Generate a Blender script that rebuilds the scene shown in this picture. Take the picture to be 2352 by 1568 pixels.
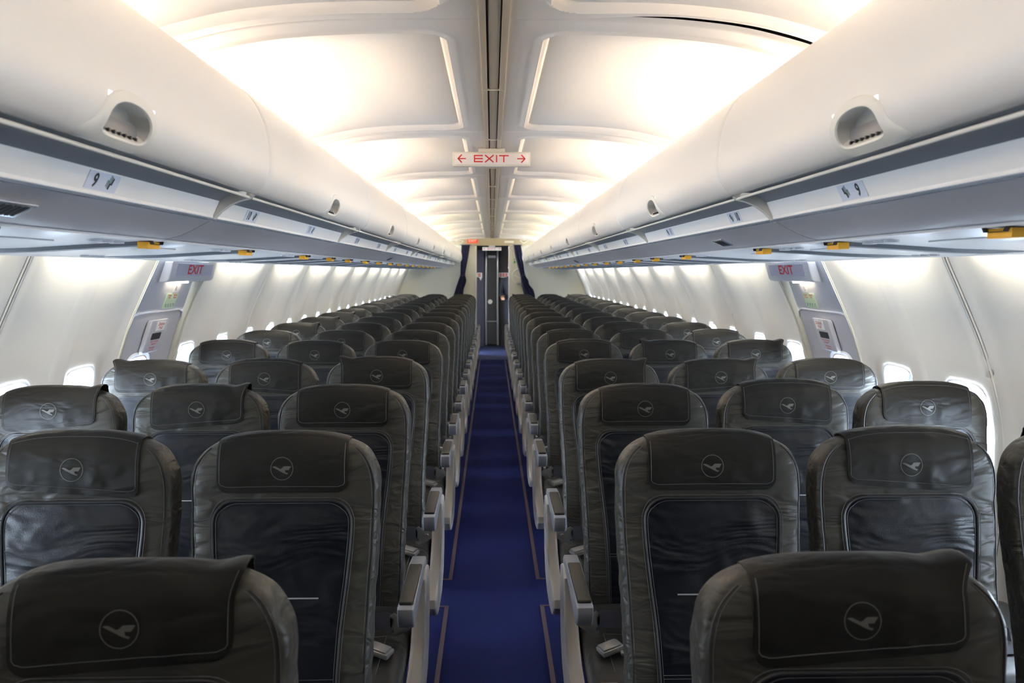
import bpy, bmesh, math, random
from mathutils import Vector, Matrix, noise as mnoise
for o in list(bpy.data.objects): bpy.data.objects.remove(o)
S = bpy.context.scene
C = S.collection
PI = math.pi

# ------------------------------------------------------------------ camera
cd = bpy.data.cameras.new('camera'); cam = bpy.data.objects.new('camera', cd); C.objects.link(cam)
F_PX, YAW, PITCH, ROLL = 1800.0, .0258, .0881, .0004
cd.sensor_fit = 'HORIZONTAL'; cd.sensor_width = 36.0; cd.lens = 36.0 * F_PX / 2352.0
cd.clip_start = .02
cd.dof.use_dof = True; cd.dof.focus_distance = 2.4; cd.dof.aperture_fstop = 6.3
cam.matrix_world = (Matrix.Translation((-.0093, 0, 1.5)) @ Matrix.Rotation(-YAW, 4, 'Z') @
                    Matrix.Rotation(PI/2 - PITCH, 4, 'X') @ Matrix.Rotation(ROLL, 4, 'Z'))
S.camera = cam

# ------------------------------------------------------------------ world, exposure
W = bpy.data.worlds.new('daylight'); S.world = W; W.use_nodes = True
bg = W.node_tree.nodes['Background']; bg.inputs[0].default_value = (.78, .89, 1.0, 1); bg.inputs[1].default_value = 29.0
vs = S.view_settings
vs.view_transform = 'Standard'; vs.look = 'None'; vs.gamma = 1; vs.use_curve_mapping = False
vs.exposure = 0.82
SEAMS = [.40 + 1.5085*k for k in range(-1, 10)]     # bin joints along the cabin
CEIL = [-1.10, .43, 1.943, 3.48, 5.0, 6.53, 8.06, 9.59, 11.12, 12.65, 14.18]          # ceiling panel joints
JOINTS = [-.60, .44, 1.49, 2.555, 3.53, 4.16, 5.33, 6.39, 7.45, 8.50, 9.56, 10.61, 11.66, 12.70, 13.70]
COVE_W, WASH_W = 8.0, 2.1
def area(name, loc, rot, sx, sy, power, col, spread=PI):
    L = bpy.data.lights.new(name, 'AREA'); L.shape = 'RECTANGLE'; L.size = sx; L.size_y = sy
    L.energy = power; L.color = col; L.spread = spread
    o = bpy.data.objects.new(name, L); o.location = loc; o.rotation_euler = rot; C.objects.link(o); return o
for sd in (-1, 1):
    for i in range(len(SEAMS) - 1):
        y = SEAMS[i] + .66
        # fluorescent tube on top of each bin, shining up and inboard at the vault
        o = area('cove_tube_light', (sd*.86, y, 1.955), (0, PI - sd*.02, 0), .05, 1.02, COVE_W*(.15 if i == 0 else 1), (1, .82, .60) if i < 6 else (1, .86, .50))
    for i in range(len(JOINTS) - 1):
        if i == 4: continue
        y = (JOINTS[i] + JOINTS[i+1]) / 2
        # wash tube above the outboard edge of the service panels, shining on the side wall
        area('wash_tube_light', (sd*1.415, y, 1.60), (0, sd*-.9, 0), .02, (JOINTS[i+1]-JOINTS[i])*.66, WASH_W, (1, .92, .76))

# ------------------------------------------------------------------ materials
def mat(name, col, rough=.5, metal=0, bump=None, spec=.5, emit=None, estr=0, var=None, coat=0):
    m = bpy.data.materials.new(name); m.use_nodes = True; N = m.node_tree.nodes; L = m.node_tree.links
    b = N['Principled BSDF']; b.inputs['Base Color'].default_value = (*col, 1)
    b.inputs['Roughness'].default_value = rough; b.inputs['Metallic'].default_value = metal
    b.inputs['Specular IOR Level'].default_value = spec
    if coat: b.inputs['Coat Weight'].default_value = coat
    if emit: b.inputs['Emission Color'].default_value = (*emit, 1); b.inputs['Emission Strength'].default_value = estr
    tc = N.new('ShaderNodeTexCoord')
    if var:                                   # (scale, amount): faint mottling of the surface colour
        n = N.new('ShaderNodeTexNoise'); n.inputs['Scale'].default_value = var[0]; n.inputs['Detail'].default_value = 5
        r = N.new('ShaderNodeMapRange'); r.inputs['To Min'].default_value = 1-var[1]; r.inputs['To Max'].default_value = 1+var[1]
        mx = N.new('ShaderNodeVectorMath'); mx.operation = 'SCALE'; mx.inputs[0].default_value = col
        L.new(tc.outputs['Object'], n.inputs['Vector']); L.new(n.outputs['Fac'], r.inputs['Value'])
        L.new(r.outputs['Result'], mx.inputs['Scale']); L.new(mx.outputs[0], b.inputs['Base Color'])
    if bump:
        prev = None
        for kind, sc, strength, dist in bump:
            if kind == 'voronoi':
                n = N.new('ShaderNodeTexVoronoi'); out = n.outputs['Distance']
            else:
                n = N.new('ShaderNodeTexNoise'); out = n.outputs['Fac']; n.inputs['Detail'].default_value = 4
                if kind == 'fold': n.inputs['Distortion'].default_value = 1.2; n.inputs['Detail'].default_value = 2
            n.inputs['Scale'].default_value = sc
            src = tc.outputs['Object']
            if kind == 'fold':
                mp = N.new('ShaderNodeMapping'); mp.inputs['Scale'].default_value = (.45, 1, 1.3); mp.inputs['Rotation'].default_value = (0, .5, 0)
                L.new(src, mp.inputs['Vector']); src = mp.outputs['Vector']
            L.new(src, n.inputs['Vector'])
            bp = N.new('ShaderNodeBump'); bp.inputs['Strength'].default_value = strength; bp.inputs['Distance'].default_value = dist
            L.new(out, bp.inputs['Height'])
            if prev: L.new(prev.outputs['Normal'], bp.inputs['Normal'])
            prev = bp
        L.new(prev.outputs['Normal'], b.inputs['Normal'])
    return m
M = {}
M['wall'] = mat('textured_wall_vinyl', (.70, .68, .64), .55, bump=[('noise', 260, .12, .002)])
M['ceil'] = mat('moulded_ceiling_plastic', (.80, .76, .72), .5)
M['track'] = mat('ceiling_track_beige', (.50, .45, .38), .5)
M['dark'] = mat('dark_gap', (.01, .01, .012), .7)
M['bin'] = mat('bin_plastic', (.76, .72, .67), .38, bump=[('noise', 400, .04, .001)])
M['bintrim'] = mat('bin_trim_cream', (.72, .69, .62), .4)
M['binin'] = mat('bin_recess_shade_slate', (.21, .22, .24), .35)  # slate tone carries the shade of the down-facing recess
M['strip'] = mat('number_strip_white', (.88, .86, .83), .4)
M['sticker'] = mat('sticker_pale_blue', (.66, .70, .80), .4)
M['ink'] = mat('black_ink', (.02, .02, .025), .5)
M['inkgreen'] = mat('grey_green_ink', (.18, .25, .24), .5)
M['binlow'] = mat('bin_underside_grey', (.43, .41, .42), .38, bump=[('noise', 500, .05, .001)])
M['chrome'] = mat('polished_metal', (.75, .76, .78), .18, 1)
M['buckle'] = mat('brushed_buckle_metal', (.48, .47, .45), .25, .5)
M['latchcup'] = mat('latch_recess_grey', (.30, .29, .26), .45)
M['paddle'] = mat('latch_paddle_grey', (.17, .17, .18), .4)
M['rail'] = mat('satin_rail', (.55, .62, .72), .25, .7)
M['psu'] = mat('service_panel_silver', (.64, .645, .66), .28)
M['psudark'] = mat('service_channel_dark', (.10, .11, .13), .5)
M['orange'] = mat('orange_plastic', (.85, .42, .02), .5)
M['exitgrey'] = mat('exit_housing_grey', (.60, .60, .64), .4)
M['exitface'] = mat('exit_face', (.80, .76, .76), .4, emit=(1, .92, .9), estr=.03)
M['exitface2'] = mat('exit_face_lilac', (.45, .45, .55), .35)
M['red'] = mat('sign_red', (.62, .01, .01), .5)
M['redbox'] = mat('sign_red_lit', (.70, .03, .02), .5, emit=(1, .08, .03), estr=.25)
M['white'] = mat('sign_white', (.85, .84, .80), .5)
M['hatch'] = mat('hatch_grey', (.50, .50, .54), .45, bump=[('noise', 300, .08, .001)])
M['hatchtrim'] = mat('hatch_frame_cream', (.72, .70, .60), .45)
M['placard'] = mat('placard_green', (.55, .68, .48), .5)
M['frame'] = mat('window_frame_white', (.80, .82, .84), .4)
M['shade'] = mat('window_shade_grey', (.55, .56, .56), .5)
M['seal'] = mat('window_seal', (.25, .12, .10), .6)
M['leather'] = mat('grey_leather', (.052, .049, .041), .42, spec=.33, var=(9, .14), bump=[('fold', 16, .6, .02), ('noise', 420, .10, .001)])
M['cover'] = mat('headrest_cover_leather', (.0135, .012, .0100), .46, spec=.27, var=(7, .15), bump=[('fold', 13, .5, .02), ('noise', 500, .10, .001)])
M['panel'] = mat('perforated_navy_leather', (.0070, .008, .0125), .33, spec=.36, bump=[('fold', 9, .6, .025), ('voronoi', 520, .22, .001)])
M['stitch'] = mat('pale_stitching', (.10, .10, .10), .6)
M['emblem'] = mat('emblem_print_silver', (.125, .12, .105), .45)
M['tag'] = mat('white_seam_tape', (.40, .41, .43), .5)
M['seatdark'] = mat('seat_structure_dark', (.035, .035, .038), .45)
M['cushion'] = mat('seat_cushion_leather', (.020, .019, .017), .40, bump=[('fold', 10, .3, .02), ('noise', 420, .1, .001)])
M['armgrey'] = mat('armrest_silver_plastic', (.30, .31, .34), .32)
M['shield'] = mat('side_shield_beige', (.44, .41, .37), .38)
M['armpad'] = mat('armrest_pad_dark', (.035, .032, .026), .5)
M['belt'] = mat('belt_webbing', (.030, .030, .045), .7, bump=[('noise', 300, .3, .001)])
M['carpet'] = mat('navy_carpet', (.010, .015, .10), .95, spec=.15, var=(3, .35), bump=[('noise', 380, .6, .004)])
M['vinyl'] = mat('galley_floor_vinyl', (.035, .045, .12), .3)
M['tracktape'] = mat('aisle_track_tape', (.075, .045, .060), .6)
M['bulk'] = mat('bulkhead_laminate', (.74, .72, .61), .5)
M['transom'] = mat('transom_laminate', (.46, .41, .30), .5)
M['door_edge'] = mat('door_edge_metal', (.30, .31, .33), .3, .5)
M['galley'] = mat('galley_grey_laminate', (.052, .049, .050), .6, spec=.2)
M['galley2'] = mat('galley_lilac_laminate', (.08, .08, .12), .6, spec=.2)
M['curtain'] = mat('navy_curtain_cloth', (.012, .012, .035), .9, spec=.2)
M['lamp'] = mat('lamp_diffuser', (.9, .9, .9), .5, emit=(1, .86, .62), estr=6)
M['lampw'] = mat('lamp_diffuser_white', (.9, .9, .9), .5, emit=(1, .95, .88), estr=8)
M['green'] = mat('green_sticker', (.02, .30, .06), .5)
M['skin'] = mat('skin', (.55, .33, .24), .5)
M['uniform'] = mat('navy_uniform', (.005, .006, .016), .8)
M['hair'] = mat('dark_hair', (.03, .018, .012), .5)
M['gold'] = mat('gold_braid', (.6, .4, .08), .4)
M['shoe'] = mat('dark_shoe_leather', (.02, .02, .03), .2)
M['tubeglow'] = mat('fluorescent_tube_glow', (.9, .9, .9), .5, emit=(1, .88, .70), estr=12)
g = bpy.data.materials.new('window_pane_acrylic'); g.use_nodes = True; n = g.node_tree.nodes; l = g.node_tree.links; n.clear()
tr = n.new('ShaderNodeBsdfTransparent'); tr.inputs[0].default_value = (.93, .96, 1, 1); gl = n.new('ShaderNodeBsdfGlossy'); gl.inputs['Roughness'].default_value = .05
mx = n.new('ShaderNodeMixShader'); mx.inputs[0].default_value = .05; ou = n.new('ShaderNodeOutputMaterial')
l.new(tr.outputs[0], mx.inputs[1]); l.new(gl.outputs[0], mx.inputs[2]); l.new(mx.outputs[0], ou.inputs[0]); M['glass'] = g

# ------------------------------------------------------------------ mesh helpers
class MB:
    def __init__(s): s.v = []; s.f = []; s.m = []
    def add(s, vs, fs, mi=0):
        o = len(s.v); s.v += [tuple(p) for p in vs]; s.f += [tuple(i+o for i in q) for q in fs]; s.m += [mi]*len(fs)
    def grid(s, fn, us, vs_, mi=0, closeu=False, hole=None):
        nu, nv = len(us), len(vs_); P = [fn(u, v) for v in vs_ for u in us]; fs = []
        for j in range(nv-1):
            for i in range(nu if closeu else nu-1):
                if hole and hole(i, j): continue
                k = (i+1) % nu; fs.append((j*nu+i, j*nu+k, (j+1)*nu+k, (j+1)*nu+i))
        s.add(P, fs, mi)
    def box(s, x0, x1, y0, y1, z0, z1, bev=0, mi=0, seg=2, rot=None, piv=None):
        bm = bmesh.new(); bmesh.ops.create_cube(bm, size=1)
        for v in bm.verts: v.co = Vector(((x0+x1)/2 + v.co.x*(x1-x0), (y0+y1)/2 + v.co.y*(y1-y0), (z0+z1)/2 + v.co.z*(z1-z0)))
        if bev: bmesh.ops.bevel(bm, geom=bm.edges[:], offset=bev, segments=seg, affect='EDGES', profile=.5)
        if rot:
            pv = Vector(piv or ((x0+x1)/2, (y0+y1)/2, (z0+z1)/2))
            for v in bm.verts: v.co = rot @ (v.co - pv) + pv
        s.bm(bm, mi)
    def bm(s, bm, mi=0):
        bm.verts.index_update(); s.add([v.co[:] for v in bm.verts], [[v.index for v in f.verts] for f in bm.faces], mi); bm.free()
    def prism(s, poly, fn, a, b, bev=0, mi=0, seg=2):
        """poly of 2-D points, extruded from a to b; fn(p, q, t) -> 3-D point"""
        bm = bmesh.new()
        lo = [bm.verts.new(fn(p[0], p[1], a)) for p in poly]; hi = [bm.verts.new(fn(p[0], p[1], b)) for p in poly]
        fa = bm.faces.new(lo[::-1]); fb = bm.faces.new(hi); n_ = len(poly)
        for i in range(n_): bm.faces.new((lo[i], lo[(i+1) % n_], hi[(i+1) % n_], hi[i]))
        if bev:
            es = list(set(fa.edges[:] + fb.edges[:]))
            bmesh.ops.bevel(bm, geom=es, offset=bev, segments=seg, affect='EDGES', profile=.5)
        big = [f for f in bm.faces if len(f.verts) > 4]
        if big: bmesh.ops.triangulate(bm, faces=big)
        bmesh.ops.recalc_face_normals(bm, faces=bm.faces[:])
        s.bm(bm, mi)
    def tube(s, pts, r, n_=6, mi=0, closed=False, sq=(1, 1)):
        pts = [Vector(p) for p in pts]; N_ = len(pts); V = []; up = None
        for i, p in enumerate(pts):
            a = pts[(i-1) % N_] if (closed or i) else p; b = pts[(i+1) % N_] if (closed or i < N_-1) else p
            t = (b-a).normalized()
            if up is None: up = Vector((0, 0, 1)) if abs(t.z) < .9 else Vector((0, 1, 0))
            e = t.cross(up).normalized(); q = e.cross(t).normalized(); up = q
            rr = r[i] if isinstance(r, (list, tuple)) else r
            V += [p + e*(math.cos(k*2*PI/n_)*rr*sq[0]) + q*(math.sin(k*2*PI/n_)*rr*sq[1]) for k in range(n_)]
        fs = []
        for i in range(N_ if closed else N_-1):
            j = (i+1) % N_
            fs += [(i*n_+k, i*n_+(k+1) % n_, j*n_+(k+1) % n_, j*n_+k) for k in range(n_)]
        if not closed: fs += [tuple(range(n_))[::-1], tuple((N_-1)*n_+k for k in range(n_))]
        s.add(V, fs, mi)
    def cyl(s, p0, p1, r, n_=16, mi=0): s.tube([p0, p1], r, n_, mi)
    def build(s, name, mats, parent=None, smooth=35, fix=True):
        me = bpy.data.meshes.new(name); me.from_pydata(s.v, [], s.f)
        if not isinstance(mats, (list, tuple)): mats = [mats]
        for m in mats: me.materials.append(m)
        me.polygons.foreach_set('material_index', s.m)
        if fix:
            bm = bmesh.new(); bm.from_mesh(me); bmesh.ops.recalc_face_normals(bm, faces=bm.faces[:]); bm.to_mesh(me); bm.free()
        me.update()
        if smooth is not None:
            me.polygons.foreach_set('use_smooth', [True]*len(me.polygons)); me.set_sharp_from_angle(angle=math.radians(smooth))
        o = bpy.data.objects.new(name, me); C.objects.link(o)
        if parent: o.parent = parent
        return o
def empty(name, loc=(0, 0, 0)):
    o = bpy.data.objects.new(name, None); o.empty_display_size = .05; o.location = loc; C.objects.link(o); return o
def tag(o, label=None, cat=None, group=None, kind=None):
    if label: o['label'] = label
    if cat: o['category'] = cat
    if group: o['group'] = group
    if kind: o['kind'] = kind
    return o
def copy_tree(o, parent=None):
    c = o.copy(); C.objects.link(c)
    if parent: c.parent = parent
    for ch in kids.get(o.name, []): copy_tree(ch, c)
    return c
kids = {}
def index_kids():
    kids.clear()
    for o in bpy.data.objects:
        if o.parent: kids.setdefault(o.parent.name, []).append(o)
def lerp(tab, x):
    if x <= tab[0][0]: return tab[0][1]
    for (a, b), (c, d) in zip(tab, tab[1:]):
        if x <= c: return b + (d-b)*(x-a)/(c-a)
    return tab[-1][1]
def smin(tab, x, h=.02): return (lerp(tab, x-h) + 2*lerp(tab, x) + lerp(tab, x+h))/4
def sstep(a, b, x):
    t = min(1, max(0, (x-a)/(b-a))); return t*t*(3-2*t)
def lin(a, b, n): return [a + (b-a)*i/(n-1) for i in range(n)]
def rrect(hw, hh, r, n=6, cx=0, cy=0):
    P = []
    for sx, sy, a0 in ((1, 1, 0), (-1, 1, PI/2), (-1, -1, PI), (1, -1, 1.5*PI)):
        for k in range(n+1):
            a = a0 + PI/2*k/n; P.append((cx + sx*(hw-r) + r*math.cos(a), cy + sy*(hh-r) + r*math.sin(a)))
    return P
def text_mb(mb, txt, size, fn, mi=0, depth=.001, align='CENTER', xs=1.0, off=.0):
    """letters as solid mesh; fn(x, y, d) maps text plane to the scene"""
    cu = bpy.data.curves.new('letters', 'FONT'); cu.body = txt; cu.size = size; cu.align_x = align; cu.align_y = 'CENTER'; cu.offset = off
    cu.extrude = depth/2; cu.resolution_u = 3
    t = bpy.data.objects.new('letters', cu); C.objects.link(t)
    bpy.context.view_layer.update()
    me = t.evaluated_get(bpy.context.evaluated_depsgraph_get()).to_mesh()
    mb.add([fn(v.co.x*xs, v.co.y, v.co.z) for v in me.vertices], [tuple(p.vertices) for p in me.polygons], mi)
    t.evaluated_get(bpy.context.evaluated_depsgraph_get()).to_mesh_clear()
    bpy.data.objects.remove(t); bpy.data.curves.remove(cu)

# ------------------------------------------------------------------ side walls and windows
WALLP = [(-.02, 1.62), (.1, 1.65), (.4, 1.70), (.7, 1.724), (.88, 1.724), (.95, 1.722), (1.04, 1.704), (1.103, 1.687), (1.163, 1.667),
         (1.238, 1.642), (1.319, 1.606), (1.40, 1.567), (1.481, 1.528), (1.55, 1.493), (1.62, 1.468), (1.70, 1.452), (1.80, 1.44), (1.86, 1.435)]
def wx(z): return smin(WALLP, z, .03)
Y0, Y1 = -2.2, 14.2
WIN = [.32, .85, 1.82-.0, 2.70, 3.20, 3.76, 4.32, 4.90]      # window centres (the fifth of the near ones is the hatch)
WIN = [.76, 1.23, 1.745, 2.255, 2.745, 3.215]
k_ = 4.33
while k_ < 13.9: WIN.append(k_); k_ += .5335 if k_ > 4.4 else .56
HATCHWIN = 3.735
WZ, WHW, WHH, WR = .925, .135, .185, .085
def relief(y):
    r = 0
    for j in JOINTS:
        d = abs(y-j); r = max(r, .014*(1-sstep(.012, .085, d))) if d > .004 else r
    for a, b in zip(JOINTS, JOINTS[1:]):
        if b - a > .9:
            d = abs(y-(a+b)/2); r = max(r, .010*(1-sstep(.035, .075, d)))
    return r
def wall_pt(sd, y, z, extra=0):
    rr = relief(y) * sstep(.45, .9, z)
    return (sd*(wx(z) - rr + extra), y, z)
ZLO, ZHI = .62, 1.22
def side_wall(sd, name):
    mb = MB()
    ys_all = []
    cells = []
    wins = [w for w in WIN]
    edges = [.46] + [(a+b)/2 for a, b in zip(wins, wins[1:])] + [Y1]
    for i, w in enumerate(wins):
        a, b = edges[i], edges[i+1]
        if i and wins[i]-wins[i-1] > .9: a = 4.145
        if i < len(wins)-1 and wins[i+1]-wins[i] > .9: b = 3.528
        cells.append((w, a, b))
    for w, a, b in cells:
        nY, nZ = 26, 22
        top = [(b - (b-a)*k/nY, ZHI) for k in range(nY)]; lef = [(a, ZHI-(ZHI-ZLO)*k/nZ) for k in range(nZ)]
        bot = [(a + (b-a)*k/nY, ZLO) for k in range(nY)]; rig = [(b, ZLO+(ZHI-ZLO)*k/nZ) for k in range(nZ)]
        outer = top + lef + bot + rig; n = len(outer)
        inner = []
        for (oy, oz) in outer:                        # point of the window outline in the same direction
            dy, dz = (oy-w)/.26, (oz-WZ)/.30
            ang = math.atan2(dz*WHH, dy*WHW); ca, sa = math.cos(ang), math.sin(ang)
            t = 1/((abs(ca/WHW)**4.5 + abs(sa/WHH)**4.5)**(1/4.5)); inner.append((w+ca*t, WZ+sa*t))
        rings = [0, .06, .16, .3, .45, .6, .75, .88, 1]
        P = []; fs = []
        for r in rings:
            for (iy, iz), (oy, oz) in zip(inner, outer):
                y, z = iy+(oy-iy)*r, iz+(oz-iz)*r
                P.append(wall_pt(sd, y, z))
        for r in range(len(rings)-1):
            for k in range(n):
                k2 = (k+1) % n; fs.append((r*n+k, r*n+k2, (r+1)*n+k2, (r+1)*n+k))
        mb.add(P, fs)
        ys = sorted(set([p[0] for p in top] + [a, b]))
        mb.grid(lambda y, z: wall_pt(sd, y, z), ys, lin(ZHI, 1.86, 26))
        mb.grid(lambda y, z: wall_pt(sd, y, z), ys, lin(-.02, ZLO, 14))
        # fine slit at joints
        for j in JOINTS:
            if a < j <= b and j not in (3.53, 4.16):
                mb2 = joints[sd]; mb2.grid(lambda y, z: wall_pt(sd, j+(y-j)*1, z, .0), [j-.0045, j+.0045], lin(ZLO, 1.7, 40))
    mb.grid(lambda y, z: wall_pt(sd, y, z), lin(Y0, .46, 60), lin(-.02, 1.86, 50))
    o = mb.build(name, M['wall'], fix=False); tag(o, kind='structure'); return o
joints = {-1: MB(), 1: MB()}
def superoval(hw, hh, p, n=56): 
    R = []
    for k in range(n):
        a = 2*PI*k/n; ca, sa = math.cos(a), math.sin(a); t = 1/((abs(ca/hw)**p + abs(sa/hh)**p)**(1/p)); R.append((ca*t, sa*t))
    return R
wcount = [0]
def make_window(sd, w, drop):
    wcount[0] += 1
    nm = 'window_%d' % wcount[0]
    mb = MB(); secs = [(1.03, -.003), (1.0, -.006), (.96, -.004), (.90, .02), (.80, .075), (.775, .085), (.775, .10)]
    rings = []
    for s_, dx in secs:
        pts = superoval(WHW*s_, WHH*(s_*.5+.5 if s_ < 1 else s_), 4.5)
        rings.append([(sd*(wx(WZ+q)+dx - (relief(w+p)*sstep(.45, .9, WZ+q) if s_ > 1.01 else 0)), w+p, WZ+q) for p, q in pts])
    n = len(rings[0]); P = [p for r in rings for p in r]
    mb.add(P, [(r*n+k, r*n+(k+1) % n, (r+1)*n+(k+1) % n, (r+1)*n+k) for r in range(len(rings)-1) for k in range(n)])
    o = mb.build(nm, M['frame'], fix=False); tag(o, kind='structure')
    hw, hh = WHW*.78, WHH*.89
    pm = MB(); pts = superoval(hw, hh, 4.2)
    pm.prism(pts, lambda p, q, t: (sd*(wx(WZ)+t), w+p, WZ+q), .078, .083); pm.build('pane', M['glass'], o)
    sm = MB(); zt = WZ+hh-.004; z0 = zt - 2*hh*drop       # pulled-up shade showing as a band at the top
    ws = lambda z: hw*.97 if z < zt-.05 else hw*.97*(1-max(0, (z-zt+.05)/.055)**3)**.5
    for x_ in (.070, .073): sm.grid(lambda u, z: (sd*(wx(WZ)+x_), w+u*ws(z), z), lin(-1, 1, 14), lin(z0, zt, 10))
    sm.tube([(sd*(wx(WZ)+.069), w-hw*.95, z0), (sd*(wx(WZ)+.069), w+hw*.95, z0)], .004, 6)
    sm.build('shade', M['shade'], o)
    return o
rnd = random.Random(5)
for sd, nm in ((-1, 'wall_left'), (1, 'wall_right')):
    w_ = side_wall(sd, nm)
    jm = MB()
    for j in JOINTS:
        if j in (3.53, 4.16): continue
        jm.grid(lambda y, z: (sd*(wx(z)-.0008), y, z), [j-.0018, j+.0018], lin(.45, 1.75, 60))
        for dy in (-.0065, .0065):
            jm.tube([(sd*(wx(z)-.0125), j+dy, z) for z in lin(.62, 1.74, 50)], .0038, 6, mi=1)
    jo = jm.build('trim_1' if sd < 0 else 'trim_2', [M['dark'], M['wall']]); tag(jo, kind='structure')
    for i, w in enumerate(WIN):
        make_window(sd, w, 1.0 if i < 1 else [.12, .05, .16, .08][(i + (sd > 0)) % 4])
# daylight portals just outside the windows
for sd in (-1, 1):
    o = area('daylight_portal', (sd*1.86, (WIN[0]+WIN[-1])/2, WZ), (0, sd*PI/2, 0), .42, WIN[-1]-WIN[0]+.5, 1, (1, 1, 1))
    o.data.cycles.is_portal = True

# ------------------------------------------------------------------ over-wing exit hatches
def hatch(sd):
    ya, yb = 3.515, 4.160
    t = empty('emergency_exit_hatch', (sd*1.72, (ya+yb)/2, 0))
    side = 'left' if sd < 0 else 'right'
    tag(t, 'grey emergency exit hatch with a window in the %s cabin wall' % side, 'exit hatch')
    def B(name, mb, m, par=t, **k):
        o = mb.build(name, m, par, **k); o.matrix_parent_inverse = Matrix.Translation((-sd*1.72, -(ya+yb)/2, 0)); return o
    # upper lining, set back behind the bright return of the frame
    inset = lambda z: wx(z) + .012 + .02*sstep(1.25, 1.6, z) + .022*sstep(1.305, 1.285, z)
    mb = MB(); mb.grid(lambda y, z: (sd*inset(z), y, z), lin(ya+.005, yb-.002, 12), lin(1.18, 1.80, 32)); B('upper_lining', mb, M['hatch'])
    mb = MB()                                   # frame returns on both sides of the opening
    for y_, s_ in ((ya, 1), (yb, -1)):
        mb.grid(lambda u, z: (sd*(wx(z)-.012 + u*(.030 if s_ > 0 else .05)*(1+.5*sstep(1.2, 1.6, z))), y_ + s_*(.012 + u*((.018 if s_ > 0 else .01) + (.085 if s_ > 0 else .03)*sstep(1.12, 1.6, z))), z), [-.0, .08, .3, .6, 1], lin(.35, 1.80, 40))
        mb.grid(lambda u, z: (sd*(wx(z)-.012+.002*abs(u)), y_ + u*.014, z), [-1, -.5, 0, .5, 1], lin(.35, 1.80, 40))
        mb.tube([(sd*(wx(z)-.014), y_-.01*s_, z) for z in lin(.4, 1.78, 50)], .0035, 6)
    B('frame', mb, M['hatchtrim'])
    # lower hatch panel with rounded top corners, with a window hole
    wc, zc = HATCHWIN+.015, .93
    a, b = ya+.022, yb-.010; zt, zb = 1.31, .30
    n = 72; outer = []; inner = []
    for k in range(n):
        an = 2*PI*k/n; ca, sa = math.cos(an), math.sin(an)
        hw, hh = WHW*.98, WHH*.98; t_ = 1/((abs(ca/hw)**4 + abs(sa/hh)**4)**.25); inner.append((wc+ca*t_, zc+sa*t_))
        # ray to the rounded rectangle outline
        best = 9
        for (lim, d_, o_) in ((b, ca, wc), (a, ca, wc), (zt, sa, zc), (zb, sa, zc)):
            if abs(d_) > 1e-6:
                q = (lim-o_)/d_
                if q > 0: best = min(best, q)
        py, pz = wc+ca*best, zc+sa*best
        for cy, sg in ((a, 1), (b, -1)):
            dy, dz = abs(py-cy), zt-pz
            if dy < .07 and dz < .07:
                c_ = (cy+sg*.07, zt-.07); v = Vector((py-c_[0], pz-c_[1])); v = v.normalized()*.07 if v.length > .07 else v; py, pz = c_[0]+v.x, c_[1]+v.y
        outer.append((py, pz))
    bulge = lambda y, z: .012*min(sstep(0, .05, y-a), sstep(0, .05, b-y), sstep(0, .05, zt-z))
    mb = MB(); P = []; rs = [0, .1, .25, .4, .55, .7, .82, .9, .96, 1]
    for r in rs:
        for (iy, iz), (oy, oz) in zip(inner, outer):
            y, z = iy+(oy-iy)*r, iz+(oz-iz)*r; P.append((sd*(wx(z)+.014-bulge(y, z)), y, z))
    fs = [(r*n+k, r*n+(k+1) % n, (r+1)*n+(k+1) % n, (r+1)*n+k) for r in range(len(rs)-1) for k in range(n)]
    mb.add(P, fs)
    m2 = MB(); lip = [(sd*(wx(z)+.012), y, z) for y, z in outer if z > .5]; mb.tube([(sd*(wx(z)+.008), y, z) for y, z in outer], .005, 6, closed=True)
    B('hatch_panel', mb, M['hatch'])
    mb = MB()                                   # window surround of the hatch: white reveal and dark red seal
    for (s0, d0), (s1, d1) in (((1.04, .002), (1.0, -.006)), ((1.0, -.006), (.93, .0)), ((.93, .0), (.90, .05)), ((.90, .05), (.80, .07))):
        A = superoval(WHW*s0, WHH*s0, 4, n); Bq = superoval(WHW*s1, WHH*s1, 4, n)
        PA = [(sd*(wx(zc+q)+d0), wc+p, zc+q) for p, q in A]; PB = [(sd*(wx(zc+q)+d1), wc+p, zc+q) for p, q in Bq]
        mb.add(PA+PB, [(k, (k+1) % n, n+(k+1) % n, n+k) for k in range(n)])
    mb.tube([(sd*(wx(zc+q)+.004), wc+p, zc+q) for p, q in superoval(WHW*.92, WHH*.92, 4, n)], .003, 6, mi=1, closed=True)
    fr = B('window_surround', mb, [M['frame'], M['seal']])
    pm = MB(); pm.prism(superoval(WHW*.82, WHH*.82, 4, n), lambda p, q, t: (sd*(wx(zc)+t), wc+p, zc+q), .066, .071); pn = pm.build('pane', M['glass'], fr)
    # handle cover: raised plate above the window with a pull recess and red lettering
    hc = 3.82; Pp = rrect(.098, .080, .016, 4, hc, 1.193)
    Pp = [(y + (.02 if y > hc else -.0)*0, z) for y, z in Pp]
    mb = MB(); mb.prism(Pp, lambda p, q, t: (sd*(wx(q)-t), p, q), .0, .022, bev=.006, seg=3)
    cov = B('handle_cover', mb, M['hatch'])
    cz0, cz1 = 1.113, 1.273; cxp = lambda q: wx(cz0) + (wx(cz1)-wx(cz0))*(q-cz0)/(cz1-cz0)
    mb = MB(); mb.prism(rrect(.050, .016, .004, 2, hc+.0, 1.192), lambda p, q, t: (sd*(cxp(q)-t), p, q), .021, .0235); mb.build('pull_recess', M['seatdark'], cov)
    mb = MB(); mb.prism(rrect(.048, .023, .002, 2, hc+.02, 1.241), lambda p, q, t: (sd*(cxp(q)-t), p, q), .021, .024)
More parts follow.
